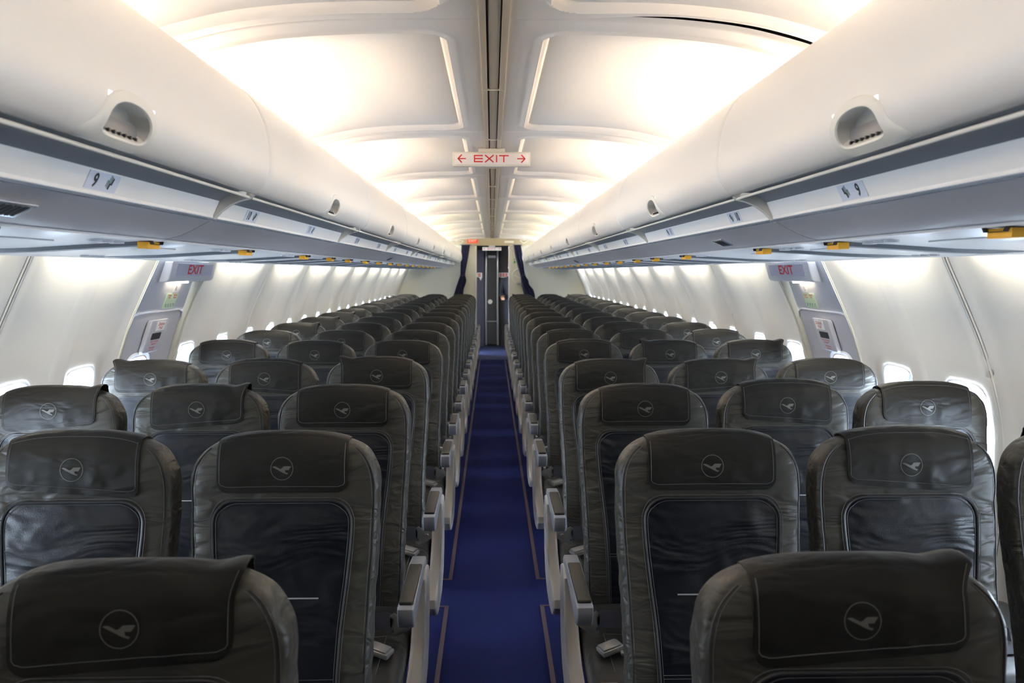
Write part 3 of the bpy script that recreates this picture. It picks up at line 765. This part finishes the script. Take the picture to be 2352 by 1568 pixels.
def cover_mesh(style):
    """dark head-rest cloth hanging over the top; style: 0 neat, 1 crooked with a stiff corner, 2 ridge across the top"""
    mb = MB(); hw = .150; zb = .994; off = .0045
    skew = (0, .012, -.012, .0)[style]
    ts = lin(0, 1, 18) + [1 + k/8 for k in range(1, 9)] + lin(2.1, 3, 8)
    us = [-1, -.995, -.985, -.97, -.95, -.92, -.88] + lin(-.82, .82, 20) + [.88, .92, .95, .97, .985, .995, 1]
    def pt(u, t, o_):
        x = u*hw; zt = ztop(x)
        zbot = zb + skew*u + .026*(1-math.sqrt(max(0, 1-(max(0, abs(u)-.82)/.18)**2)))
        if t <= 1:
            q = math.sin(t*PI/2); z = zbot + (zt-.004-zbot)*q; y = yfront(x, z) - o_
            y += .0022*mnoise.noise(Vector((x*26, z*9, style*5+2)))*(1-.2*q)
        elif t <= 2:
            a = (t-1)*PI; z0 = zt-.004; yA = yfront(x, z0)-o_; yB = yfront(x, z0, 1)+o_; m_, h = (yA+yB)/2, (yB-yA)/2
            y = m_ - h*math.cos(a); z = z0 + (o_+.004)*math.sin(a)
        else:
            q = t-2; z = zt-.004 - q*.12; y = yfront(x, z, 1)+o_
        if style in (1, 3):     # corner standing up off the shoulder
            g_ = sstep(.72, 1, u if style == 1 else -u)*sstep(.55, 1, t)*sstep(2.6, 1.4, t); z += .020*g_; x += (.012*g_ if style == 1 else -.012*g_)
        if style == 2: z += .0055*math.exp(-((t-1.3)/.5)**2) 
        return (x, y, z)
    mb.grid(lambda u, t: pt(u, t, off), us, ts); mb.grid(lambda u, t: pt(u, t, off-.003), us, ts)
    for e in (-1, 1): mb.grid(lambda k, t: pt(e, t, off-.003*k), [0, 1], ts)
    mb.grid(lambda u, k: pt(u, 0, off-.003*k), us, [0, 1])
    st_ = MB()
    path = [pt(-.955, t, off+.0004) for t in lin(1, .09, 16)] + [pt(u, .075, off+.0004) for u in lin(-.93, .93, 26)] + [pt(.955, t, off+.0004) for t in lin(.09, 1, 16)]
    st_.tube(path, .0006, 4)
    if style == 2: st_.tube([pt(u, .90, off+.0006) for u in lin(-.95, .95, 24)], .0006, 4)
    return mb, st_, (lambda x, z: pt(x/hw, 2/PI*math.asin(min(1, max(0, (z-zb-skew*x/hw)/(ztop(x)-.004-zb-skew*x/hw)))), off+.0012))
BIRD = [(-.857, .156), (-.70, .20), (-.56, .19), (-.30, .06), (-.16, -.02), (-.02, .02), (.18, .21), (.50, .225), (.82, .21), (.60, -.117), (.21, -.117), (.10, -.195), (.32, -.31), (.57, -.39), (.48, -.49), (.28, -.43), (.06, -.33), (-.20, -.19), (-.49, -.045), (-.72, .08)]
def emblem_mesh(fn, r, thick=.0012, zc=1.05):
    mb = MB(); n = 48; P = []
    for k in range(n):
        a = 2*PI*k/n
        for rr in (r, r*.945): P.append(fn(rr*math.cos(a), zc+rr*math.sin(a)))
    Q = [(x, y-thick*.3, z) for x, y, z in P]
    mb.add(Q, [(2*k, 2*k+1, 2*((k+1) % n)+1, 2*((k+1) % n)) for k in range(n)])
    bm = bmesh.new(); vs_ = [bm.verts.new((p*r, 0, q*r)) for p, q in BIRD]; f = bm.faces.new(vs_); r_ = bmesh.ops.triangulate(bm, faces=[f]); 
    for v in bm.verts: v.co = Vector(fn(v.co.x, zc+v.co.z)) + Vector((0, -thick*.4, 0))
    mb.bm(bm); return mb
def cushion_mesh():
    mb = MB(); n = 40; P = []
    prof = [(-.115, .34, .43), (-.14, .333, .445), (-.20, .332, .452), (-.30, .332, .450), (-.42, .330, .448), (-.50, .330, .445), (-.56, .332, .438), (-.595, .338, .425), (-.612, .35, .405)]
    for y, z0, z1 in prof:
        w = .229 - (.02 if y < -.60 else .006 if y < -.58 else 0)
        for k in range(n):
            a = 2*PI*k/n; ca, sa = math.cos(a), math.sin(a)
            P.append((w*math.copysign(abs(ca)**.3, ca), y, (z0+z1)/2 + (z1-z0)/2*math.copysign(abs(sa)**.55, sa)))
    R = len(prof); mb.add(P, [(r*n+k, r*n+(k+1) % n, (r+1)*n+(k+1) % n, (r+1)*n+k) for r in range(R-1) for k in range(n)] + [tuple(range(n)), tuple((R-1)*n+k for k in range(n))[::-1]])
    sm = MB(); sm.tube([(x, -.36-.02*math.cos(x*9), .4515-.0*abs(x)) for x in lin(-.17, .17, 14)], .0012, 4); sm.tube([(.17, y, .4505) for y in lin(-.36, -.58, 6)], .0012, 4); sm.tube([(-.17, y, .4505) for y in lin(-.36, -.58, 6)], .0012, 4)
    return mb, sm
def armrest_mesh(xc, w):
    body, pad = MB(), MB()
    side = [(-.262, .624), (-.552, .624), (-.563, .618), (-.566, .602), (-.558, .578), (-.545, .562), (-.530, .557), (-.48, .572), (-.34, .586), (-.26, .588), (-.16, .580), (-.14, .596), (-.17, .618)]
    body.prism(side, lambda p, q, t: (t, p, q), xc-w/2, xc+w/2, bev=.005, seg=3)
    pad.prism(rrect(w/2-.003, .138, .006, 3, xc, -.409), lambda p, q, t: (p, q, t), .622, .6325, bev=.003, seg=3)
    return body, pad
def shield_mesh(xa, xb):
    poly = [(-.16, .588), (-.20, .596), (-.245, .592), (-.262, .578), (-.266, .54), (-.275, .49), (-.300, .445), (-.345, .405), (-.41, .380), (-.48, .366), (-.54, .360), (-.585, .352),
            (-.612, .334), (-.618, .305), (-.600, .275), (-.55, .252), (-.45, .238), (-.32, .245), (-.22, .285), (-.16, .36), (-.14, .48), (-.14, .58)]
    mb = MB(); mb.prism(poly, lambda p, q, t: (t, p, q), xa, xb, bev=.009, seg=3); return mb
def belt_mesh(sg):
    strap, buck, anch = MB(), MB(), MB()
    X = lambda x: sg*x
    pts = [(X(.205), -.285, .487), (X(.18), -.275, .492), (X(.13), -.268, .482), (X(.08), -.28, .470), (X(.03), -.32, .463), (X(-.03), -.36, .461)]
    for dz in (0,):
        fs = []; P = []
        for x, y, z in pts: P += [(x, y-.006, z-.022), (x, y+.014, z+.022)]
        strap.add(P, [(2*i, 2*i+1, 2*i+3, 2*i+2) for i in range(len(pts)-1)]); strap.add([(x, y+.002, z+.0008) for x, y, z in P], [(2*i, 2*i+2, 2*i+3, 2*i+1) for i in range(len(pts)-1)])
    pts = [(X(.14), -.40, .4545), (X(.05), -.42, .4535), (X(-.05), -.41, .4535), (X(-.15), -.33, .456), (X(-.20), -.27, .462)]
    P = []
    for x, y, z in pts: P += [(x, y-.021, z), (x, y+.021, z+.002)]
    strap.add(P, [(2*i, 2*i+1, 2*i+3, 2*i+2) for i in range(len(pts)-1)])
    R_ = Matrix.Rotation(-.35*sg, 3, 'Z') @ Matrix.Rotation(.18*sg, 3, 'Y')
    buck.box(X(.165)-.034, X(.165)+.034, -.425, -.378, .458, .474, .005, rot=R_); buck.box(X(.165)-.030, X(.165)+.026, -.421, -.382, .472, .479, .003, rot=R_, piv=(X(.165), -.40, .466))
    buck.cyl((X(.135), -.432, .462), (X(.135), -.372, .462), .005, 10)
    # hooked anchor plate with its bolt
    ap = [(-.030, -.012), (-.022, .014), (-.034, .028), (-.022, .036), (-.008, .022), (.012, .020), (.026, .008), (.026, -.010), (.012, -.020), (-.006, -.018), (-.020, -.034), (-.034, -.030), (-.026, -.020)]
    anch.prism([(X(.228)+X(p)*1.0, q*1.0+.485) for p, q in ap], lambda p, q, t: (p, -.285+t, q), -.002, .003)
    anch.cyl((X(.236), -.300, .486), (X(.236), -.278, .486), .009, 14)
    anch.box(X(.236)-.006, X(.236)+.006, -.28, -.24, .462, .51, .002)
    for m_ in (strap, buck, anch): m_.v = [(x+(.016*sg if m_ is buck else 0), y-.07, z-.004) for x, y, z in m_.v]
    return strap, buck, anch
def seat_proto(kind, side, variant, cstyle):
    """kind aisle/middle/window; side -1 left block, +1 right block"""
    inb = -side                                   # direction of the aisle in local x
    t = empty('passenger_seat')
    back, seam, pan, pip, tape = MESH[variant]
    def link(me, name, par):
        o = bpy.data.objects.new(name, me); C.objects.link(o); o.parent = par; return o
    b = link(back, 'backrest', t); link(seam, 'side_seam', b); p = link(pan, 'centre_panel', b); link(pip, 'piping', b); link(tape, 'white_seam_tape', b)['label'] = 'thin white tape across the panel'
    h = link(*[CM[cstyle][0]], 'headrest_cover', t); link(CM[cstyle][1], 'cover_stitching', h); link(CM[cstyle][2], 'emblem', h)['label'] = 'silver crane in a ring'
    cu = link(CUSH[0], 'seat_cushion', t); cu.location.x = inb*.009 if kind == 'aisle' else 0; cu.scale.x = 1.03 if kind == 'aisle' else 1; link(CUSH[1], 'cushion_seam', cu)
    if kind == 'aisle':
        a = link(ARM[inb*2][0], 'armrest', t); link(ARM[inb*2][1], 'armrest_pad', a); link(SH[inb], 'side_shield', t)
    a = link(ARM[-inb][0], 'armrest', t); link(ARM[-inb][1], 'armrest_pad', a)
    link(BELT[inb][0], 'belt_strap', t); link(BELT[inb][1], 'belt_buckle', t); link(BELT[inb][2], 'belt_anchor', t)
    link(FRM, 'seat_frame', t)
    for m in LEGS: link(m, 'leg', t)
    return t
def mesh_only(mb, name, mats, **k):
    o = mb.build(name, mats, **k); me = o.data; bpy.data.objects.remove(o); return me
MESH = {}; CM = {}; ARM = {}; SH = {}; BELT = {}
for v in range(4):
    back, seam, pan, pip, tape = seat_parts(v*1.7+.3)
    MESH[v] = (mesh_only(back, 'backrest', M['leather'], smooth=60), mesh_only(seam, 'side_seam', [M['seatdark'], M['stitch'], M['seatdark']]), mesh_only(pan, 'centre_panel', M['panel'], smooth=60),
               mesh_only(pip, 'piping', [M['seatdark'], M['stitch']]), mesh_only(tape, 'white_seam_tape', M['tag']))
for s_ in range(4):
    c, st_, fn = cover_mesh(s_)
    CM[s_] = (mesh_only(c, 'headrest_cover', M['cover'], smooth=60), mesh_only(st_, 'cover_stitching', M['stitch']), mesh_only(emblem_mesh(fn, .0262), 'emblem', M['emblem'], fix=False))
c_, s_ = cushion_mesh(); CUSH = (mesh_only(c_, 'seat_cushion', M['cushion'], smooth=60), mesh_only(s_, 'cushion_seam', M['stitch']))
for k in (-2, -1, 1, 2):
    xc = math.copysign(.2625 if abs(k) == 2 else .2385, k); a_, p_ = armrest_mesh(xc, .044 if abs(k) == 2 else .036)
    ARM[k] = (mesh_only(a_, 'armrest', M['armgrey']), mesh_only(p_, 'armrest_pad', M['armpad']))
for k in (-1, 1):
    SH[k] = mesh_only(shield_mesh(*sorted((k*.252, k*.292))), 'side_shield', M['shield'])
    BELT[k] = tuple(mesh_only(m, n_, mm) for m, n_, mm in zip(belt_mesh(k), ('belt_strap', 'belt_buckle', 'belt_anchor'), (M['belt'], M['buckle'], M['buckle'])))
mb = MB(); mb.tube([(-.235, -.16, .31), (.235, -.16, .31)], .022, 12); mb.tube([(-.235, -.50, .31), (.235, -.50, .31)], .022, 12); mb.box(-.235, .235, -.56, -.10, .322, .336, .003); mb.box(-.20, .20, -.13, -.085, .30, .42, .006)
FRM = mesh_only(mb, 'seat_frame', M['seatdark'])
LEGS = []
for y0_, y1_ in ((-.50, -.54), (-.16, -.02)):
    mb = MB(); mb.box(-.02, .02, y0_-.02, y0_+.02, 0, .30, .004)
    mb.v = [(x, y+(y1_-y0_)*(1-z/.30), z) for x, y, z in mb.v]; mb.box(-.035, .035, y1_-.04, y1_+.04, 0, .018, .004); LEGS.append(mesh_only(mb, 'leg', M['armgrey'] if 0 else M['seatdark']))
PROTO = {}
COVER = {(0, -1, 0): 1, (0, 1, 0): 1, (1, -1, 0): 0, (1, -1, 1): 2, (1, 1, 0): 0, (1, 1, 1): 2, (2, -1, 1): 1, (2, 1, 1): 2, (3, -1, 1): 2, (2, -1, 0): 0, (2, 1, 0): 0, (3, 1, 0): 1, (3, -1, 0): 3, (4, 1, 2): 1}
SX = [.4986, .9736, 1.4486]
SHIFT = {(0, -1, 0): (-.010, 0), (1, -1, 0): (.006, 0), (1, 1, 0): (.006, 0), (1, -1, 1): (.004, .0), (3, -1, 0): (0, .012), (2, 1, 1): (0, .01), (2, -1, 1): (0, .003)}
rs = random.Random(11)
for r, y in enumerate(ROWY):
    for sd in (-1, 1):
        for k in range(3):
            if r == 0 and k: continue              # these two pairs would sit wholly outside the picture
            kind = ('aisle', 'middle', 'window')[k]
            v = rs.randrange(4); cs = COVER.get((r, sd, k), rs.choice([0, 0, 0, 2, 1, 3]))
            key = (kind == 'aisle', sd, v, cs)
            if key not in PROTO: PROTO[key] = t = seat_proto(kind, sd, v, cs); index_kids()
            else: t = copy_tree(PROTO[key])
            dx, dz = SHIFT.get((r, sd, k), (rs.uniform(-.0015, .0015), 0))
            t.location = (sd*SX[k]+dx, y + (.03 if r == 0 else 0), 0)
            t.scale = (1, 1, .975 if r == 0 else 1 + dz/1.12)
            side = 'left' if sd < 0 else 'right'
            row = 'nearest row' if r == 0 else ('last row before the bulkhead' if r == len(ROWY)-1 else '%s row from the camera' % ordn[r])
            tag(t, 'grey leather %s seat with dark headrest cover, %s of aisle, %s' % (kind, side, row), 'airplane seat', 'passenger seats %s of the aisle' % side)

# ------------------------------------------------------------------ bulkhead, transom, curtains
BY = 14.2
mb = MB()
for sd, xi in ((-1, .285), (1, .300)):
    mb.box(*sorted((sd*xi, sd*1.80)), BY, BY+.04, 0, 2.25)
mb.box(-.30, .31, BY, BY+.04, 1.985, 2.25)
o = mb.build('wall_back', M['bulk']); tag(o, kind='structure')
mb = MB()
for x0, x1 in ((-.315, -.283), (.298, .330)): mb.box(x0, x1, BY-.012, BY+.052, 0, 1.97, .004)
o = mb.build('trim_11', M['bintrim']); tag(o, kind='structure')
mb = MB()
for x0, x1 in ((-.292, -.278), (.292, .302)): mb.box(x0, x1, BY-.006, BY+.060, .02, 1.96, .003)
o = mb.build('trim_12', M['door_edge']); tag(o, kind='structure')
mb = MB(); mb.box(-.95, .95, BY-.03, BY, 1.985, 2.18, .003); mb.box(-.48, .44, BY-.075, BY-.03, 2.085, 2.135, .006); mb.box(-.60, .60, BY-.05, BY-.03, 1.975, 1.995, .004)
o = mb.build('trim_13', M['transom']); tag(o, kind='structure')
t = empty('exit_sign', (-.352, BY-.05, 2.057)); tag(t, 'small red lit exit sign with white lettering over the rear doorway', 'exit sign')
mb = MB(); mb.box(-.095, .095, 0, .02, -.035, .035, .003); mb.build('housing', M['redbox'], t)
mb = MB(); text_mb(mb, 'EXIT', .062, lambda x, y, d: (x, -.002-d*.2, y), 0, xs=1.15, off=.001); mb.build('lettering', M['white'], t)
mb = MB(); mb.box(.22, .385, BY-.05, BY-.028, 2.02, 2.065, .003); o = mb.build('plate', M['white']); tag(o, 'blank cream plate on the transom, right of the rear doorway centre', 'plate')
for sd, x0 in ((-1, -.60), (1, .58)):
    mb = MB(); pts = [(x0-.08*sd*-1*0-.08, 0, .035*1), (x0+.08, 0, .030), (x0+.03*sd+.0, 0, -.035)]
    pts = [(x0-.085, .03), (x0+.085, .012 if sd < 0 else .03), (x0+(.045 if sd < 0 else -.02), -.03)]
    P3 = []
    for a, b in zip(pts, pts[1:]+pts[:1]): P3 += [(a[0]+(b[0]-a[0])*u, BY-.038, 2.045+a[1]+(b[1]-a[1])*u) for u in (.06, .5, .94)]
    mb.tube(P3, .006, 6, closed=True); o = mb.build('arrow_outline', M['white']); tag(o, 'white triangular outline sign on the transom, %s of the rear doorway' % ('left' if sd < 0 else 'right'), 'sign')
fn = lambda x, z: (.497+x, BY-.002, z)
mb = emblem_mesh(lambda x, z: (.497+x, BY-.002, z), .140, .004, zc=1.425)
mb2 = MB(); mb2.tube([(.497+.136*math.cos(a), BY-.003, 1.425+.136*math.sin(a)) for a in lin(0, 2*PI, 61)[:-1]], .008, 6, closed=True); mb.add(mb2.v, mb2.f)
o = mb.build('wall_emblem', M['white'], fix=False); tag(o, 'pale crane emblem in a ring on the right bulkhead, behind the curtain', 'emblem')
mb = MB(); mb.prism([(0, 0), (.035, .012), (.035, .045), (.012, .05), (.0, .03)], lambda p, q, t_: (.385+p, BY-.002-t_, 1.655+q), 0, .003); mb.prism([(0, 0), (.02, .005), (.015, .03), (0, .025)], lambda p, q, t_: (.392+p, BY-.002-t_, 1.715+q), 0, .003)
o = mb.build('sticker', M['green']); tag(o, 'tiny green sticker on the bulkhead beside the right curtain', 'sticker')

def curtain(rows, label):
    mb = MB(); n = 96; P = []; R = 60
    zs = lin(rows[0][0], rows[-1][0], R)
    T = lambda j: [( -r[0], r[j]) for r in rows]
    for z in zs:
        xa, xb = smin(T(1), -z, .03), smin(T(2), -z, .03); c, hw = (xa+xb)/2, abs(xb-xa)/2
        dp = min(.045, .02+hw*.35)
        for k in range(n):
            a = 2*PI*k/n; fold = 1 + .16*math.sin(9*a + 2*z) + .10*math.sin(17*a+5+3*z)
            P.append((c + hw*math.cos(a)*(.92+.08*fold), BY-.085 + dp*math.sin(a)*fold, z))
    mb.add(P, [(r*n+k, r*n+(k+1) % n, (r+1)*n+(k+1) % n, (r+1)*n+k) for r in range(R-1) for k in range(n)] + [tuple(range(n)), tuple((R-1)*n+k for k in range(n))])
    t = empty('curtain', ((rows[0][1]+rows[0][2])/2, BY-.085, 0)); tag(t, label, 'curtain', 'curtains beside the rear doorway')
    inv = Matrix.Translation(-t.location)
    o = mb.build('cloth', M['curtain'], t, smooth=60); o.matrix_parent_inverse = inv
    zt_ = next(r[0] for r in rows if r[3:] == ('tie',)); xa, xb = smin(T(1), -zt_, .03), smin(T(2), -zt_, .03)
    mb = MB(); mb.tube([((xa+xb)/2+(abs(xb-xa)/2+.006)*math.cos(a), BY-.085+.055*math.sin(a), zt_+.01*math.cos(a)) for a in lin(0, 2*PI, 33)[:-1]], .010, 6, closed=True, sq=(1, .4)); o = mb.build('tie_back', M['belt'], t); o.matrix_parent_inverse = inv
    mb = MB(); mb.tube([(xx, BY-.085, rows[0][0]+.004) for xx in (rows[0][1]-.02, rows[0][2]+.02)], .009, 8); o = mb.build('rail', M['rail'], t); o.matrix_parent_inverse = inv
curtain([(1.985, -.548, -.398), (1.80, -.555, -.425), (1.60, -.568, -.462), (1.44, -.572, -.490, 'tie'), (1.38, -.60, -.462), (1.30, -.625, -.475), (1.20, -.66, -.515), (1.06, -.70, -.525), (.90, -.72, -.53), (.70, -.72, -.52)],
        'dark navy curtain gathered left of the rear doorway')
curtain([(1.985, .385, .512), (1.80, .41, .545), (1.60, .46, .565), (1.44, .505, .585, 'tie'), (1.36, .515, .650), (1.28, .525, .655), (1.20, .545, .735), (1.10, .57, .765), (.95, .60, .775), (.70, .60, .76)],
        'dark navy curtain gathered right of the rear doorway, over the emblem')

# ------------------------------------------------------------------ galley beyond the doorway
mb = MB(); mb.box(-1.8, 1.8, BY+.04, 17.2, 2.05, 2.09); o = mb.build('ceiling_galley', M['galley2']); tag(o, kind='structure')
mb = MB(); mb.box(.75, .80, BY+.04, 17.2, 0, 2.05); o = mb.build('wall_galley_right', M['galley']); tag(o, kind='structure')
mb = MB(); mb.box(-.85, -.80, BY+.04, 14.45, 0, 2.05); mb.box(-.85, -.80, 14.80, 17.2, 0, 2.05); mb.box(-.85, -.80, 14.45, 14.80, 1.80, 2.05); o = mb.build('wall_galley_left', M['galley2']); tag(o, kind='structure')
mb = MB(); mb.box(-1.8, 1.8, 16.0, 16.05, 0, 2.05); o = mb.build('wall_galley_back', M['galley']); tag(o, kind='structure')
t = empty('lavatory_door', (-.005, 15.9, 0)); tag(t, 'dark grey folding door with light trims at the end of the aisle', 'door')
mb = MB(); mb.box(-.10, .10, 0, .08, .04, 1.90, .004); mb.build('door_panel', M['galley'], t)
for x in (-.118, .118): mb = MB(); mb.box(x-.018, x+.018, -.015, .06, .02, 1.93, .004); mb.build('door_trim', M['door_edge'], t)
mb = MB(); mb.box(-.098, .098, -.012, .0, .50, .515, .002); mb.build('crossbar', M['door_edge'], t)
mb = MB(); mb.box(-.075, .075, -.008, .0, 1.79, 1.835, .002); mb.box(-.07, .07, -.009, -.006, 1.80, 1.806, mi=1); mb.box(-.07, .07, -.009, -.006, 1.815, 1.821, mi=1); mb.build('vent', [M['exitgrey'], M['ink']], t)
mb = MB(); mb.cyl((-.037, -.012, .905), (-.037, 0, .905), .046, 28); mb.build('round_plate', M['bintrim'], t)['label'] = 'round cream plate'
mb = MB(); mb.box(-.33, -.16, 15.88, 15.95, .0, 1.95, .004); o = mb.build('locker', M['galley2']); tag(o, 'lilac grey locker front left of the lavatory door', 'locker')
for x0, x1, lab in ((-.31, -.205, 'white and red warning strap left of the lavatory door'), (.135, .35, 'white and red warning strap right of the lavatory door, above the person')):
    YS = 15.873 if x0 < 0 else 15.992
    mb = MB(); xm = x0+(x1-x0)*(.75 if x0 < 0 else .35); mb.prism([(x0, 1.40), (xm-.035, 1.40), (xm, 1.33), (xm+.03, 1.40), (x1, 1.40), (x1, 1.49), (x0, 1.49)], lambda p, q, t_: (p, YS+t_, q), 0, .006)
    for k in range(3):
        for j in range(2): xx = x0+.02+(x1-x0-.05)*k/3; mb.box(xx, xx+(x1-x0)*.2, YS-.003, YS+.0005, 1.415+j*.035, 1.437+j*.035, mi=1)
    o = mb.build('warning_strap', [M['white'], M['red']]); tag(o, lab, 'strap')
hanging_exit((-.005, 15.3, 1.985), .37, .066, 'exit sign with red arrows hanging in the galley beyond the rear doorway', .95)
t = empty('ceiling_lamp', (-.003, 14.75, 2.045)); tag(t, 'lit rectangular lamp on the galley ceiling beyond the doorway', 'ceiling lamp')
mb = MB(); mb.box(-.12, .12, -.10, .10, -.012, .004, .003); mb.build('housing', M['exitgrey'], t)
mb = MB(); mb.box(-.11, .11, -.09, .09, -.020, -.010, .003); mb.build('diffuser', M['lampw'], t)
L_ = area('galley_lamp_light', (-.003, 14.75, 2.02), (0, 0, 0), .2, .16, 4, (1, .95, .88))
mb = MB(); mb.box(-1.8, 1.8, Y0-.04, Y0, 0, 2.25); o = mb.build('wall_front', M['galley']); tag(o, kind='structure')

# ------------------------------------------------------------------ flight attendant beyond the doorway
def person():
    t = empty('person', (.40, 15.30, 0)); tag(t, 'person in dark navy uniform standing at the right edge of the rear doorway', 'person')
    def skin(name, V, E, m, par, root=0, sub=2):
        me = bpy.data.meshes.new(name); me.from_pydata([v[:3] for v in V], E, []); me.materials.append(m)
        o = bpy.data.objects.new(name, me); C.objects.link(o); o.parent = par
        sk = o.modifiers.new('skin', 'SKIN'); lay = me.skin_vertices[0].data if me.skin_vertices else None
        if lay is None:
            bm = bmesh.new(); bm.from_mesh(me); bm.verts.layers.skin.verify(); bm.to_mesh(me); bm.free(); lay = me.skin_vertices[0].data
        for i, v in enumerate(V): lay[i].radius = (v[3], v[4] if len(v) > 4 else v[3])
        lay[root].use_root = True; sk.use_smooth_shade = True
        s_ = o.modifiers.new('sub', 'SUBSURF'); s_.levels = sub; s_.render_levels = sub
        return o
    # the person stands turned three quarters to the left, right arm bent with the hand in front
    V = [(0, 0, .93, .13, .10), (0, 0, 1.12, .115, .09), (0, 0, 1.30, .15, .10), (0, .01, 1.40, .10, .07), (0, 0, 1.47, .045), (0, -.01, 1.53, .055), (0, -.015, 1.60, .082, .09), (0, -.01, 1.67, .07, .078)]
    E = [(0, 1), (1, 2), (2, 3), (3, 4), (4, 5), (5, 6), (6, 7)]
    def chain(start, pts):
        a = start
        for p in pts: V.append(p); E.append((a, len(V)-1)); a = len(V)-1
        return a
    for s_ in (-1, 1):
        chain(0, [(s_*.085, 0, .84, .085), (s_*.085, 0, .48, .055), (s_*.085, .01, .36, .052), (s_*.085, .01, .10, .033), (s_*.085, 0, .05, .034), (s_*.085, -.10, .025, .03), (s_*.085, -.16, .02, .022)])
        if s_ < 0: sh = chain(2, [(-.17, 0, 1.34, .055), (-.215, .01, 1.20, .045), (-.225, .0, 1.06, .040), (-.17, -.12, 1.02, .032), (-.12, -.22, 1.00, .026), (-.105, -.26, .995, .030, .018)])
        else: sh = chain(2, [(.17, 0, 1.34, .055), (.215, .01, 1.20, .045), (.225, .0, 1.06, .040), (.16, -.12, 1.04, .032), (.08, -.21, 1.02, .026), (.06, -.25, 1.01, .030, .018)])
        hx, hy, hz = V[sh][:3]
        for f in range(4):
            dx = (f-1.5)*.017; chain(sh, [(hx+dx*.8+.01, hy-.035, hz+.004, .009), (hx+dx+.015, hy-.062+.004*abs(f-1), hz-.008, .008), (hx+dx+.015, hy-.075+.004*abs(f-1), hz-.026, .007)])
        chain(sh, [(hx-s_*-.026, hy-.005, hz+.012, .010), (hx+s_*.036, hy-.028, hz+.010, .008)])
    b = skin('body', V, E, M['skin'], t)
    hm = MB()                                     # eyes, mouth, nose and ears as small features on the head
    hm.v = []
    for sx in (-1, 1): bm = bmesh.new(); bmesh.ops.create_uvsphere(bm, u_segments=12, v_segments=8, radius=.012, matrix=Matrix.Translation((sx*.030, -.090, 1.605))); hm.bm(bm)
    hm.build('eye', M['white'], t)
    bm = bmesh.new(); bmesh.ops.create_cone(bm, segments=8, radius1=.012, radius2=.004, depth=.035, matrix=Matrix.Translation((0, -.108, 1.585)) @ Matrix.Rotation(.3, 4, 'X')); nb = MB(); nb.bm(bm); nb.tube([(x, -.098+.3*x*x*4, 1.548) for x in lin(-.022, .022, 7)], .004, 6, mi=1)
    for sx in (-1, 1): nb.tube([(sx*.082, -.005+.018*math.sin(a), 1.595+.028*math.cos(a)) for a in lin(0, 2*PI, 11)[:-1]], .006, 5, closed=True)
    nb.build('face', [M['skin'], M['red']], t)
    hb = MB(); n = 24
    hb.grid(lambda a, v: (math.cos(a)*.098*math.sin(v), .018+math.sin(a)*.108*math.sin(v), 1.625+.10*math.cos(v)), lin(0, 2*PI, n+1)[:-1], lin(.02, 1.45, 12), closeu=True)
    bm = bmesh.new(); bmesh.ops.create_uvsphere(bm, u_segments=16, v_segments=10, radius=.045, matrix=Matrix.Translation((0, .13, 1.60))); hb.bm(bm); hb.build('hair', M['hair'], t)
    # jacket body and skirt lofted around the figure
    jb = MB(); secs = [(1.445, .060, .055), (1.42, .10, .07), (1.385, .185, .085), (1.30, .205, .115), (1.18, .175, .115), (1.08, .150, .110), (.98, .175, .13), (.88, .190, .145), (.86, .186, .142)]
    jb.grid(lambda a, k: (secs[k][1]*math.cos(a), secs[k][2]*math.sin(a)*(1+.04*math.cos(3*a)), secs[k][0]), lin(0, 2*PI, 41)[:-1], range(len(secs)), closeu=True)
    j_ = jb.build('jacket', M['uniform'], t, smooth=60)
    sb = MB(); secs2 = [(.90, .170, .13), (.80, .188, .142), (.65, .180, .135), (.50, .165, .125), (.485, .160, .12)]
    sb.grid(lambda a, k: (secs2[k][1]*math.cos(a), secs2[k][2]*math.sin(a), secs2[k][0]), lin(0, 2*PI, 41)[:-1], range(len(secs2)), closeu=True); sb.build('skirt', M['uniform'], t, smooth=60)
    for s_, el, wr in ((-1, (-.225, .0, 1.06), (-.125, -.205, 1.002)), (1, (.225, 0, 1.06), (.09, -.195, 1.022))):
        sl = MB(); P = [(s_*.16, 0, 1.365), (s_*.205, .005, 1.27), (s_*.222, .005, 1.15), el, (el[0]*.6+wr[0]*.4, el[1]*.6+wr[1]*.4, el[2]*.6+wr[2]*.4-.005), wr]
        sl.tube(P, [.075, .068, .060, .056, .048, .042], 16); so = sl.build('sleeve', M['uniform'], t, smooth=60)
        cb = MB(); d = (Vector(wr)-Vector(el)).normalized(); c = Vector(wr)-d*.015; cb.tube([c-d*.006, c+d*.006], .0455, 16); cb.build('gold_cuff', M['gold'], so)
    for s_ in (-1, 1):
        sh = MB(); sh.tube([(s_*.085, .045, .035), (s_*.085, 0, .035), (s_*.085, -.07, .030), (s_*.085, -.14, .025), (s_*.085, -.19, .018)], [.034, .042, .040, .038, .022], 14, sq=(1, .8)); sh.box(s_*.085-.018, s_*.085+.018, .03, .06, 0, .03, .004); sh.build('shoe', M['shoe'], t, smooth=60)
    t.rotation_euler = (0, 0, -.35)
    return t
person()
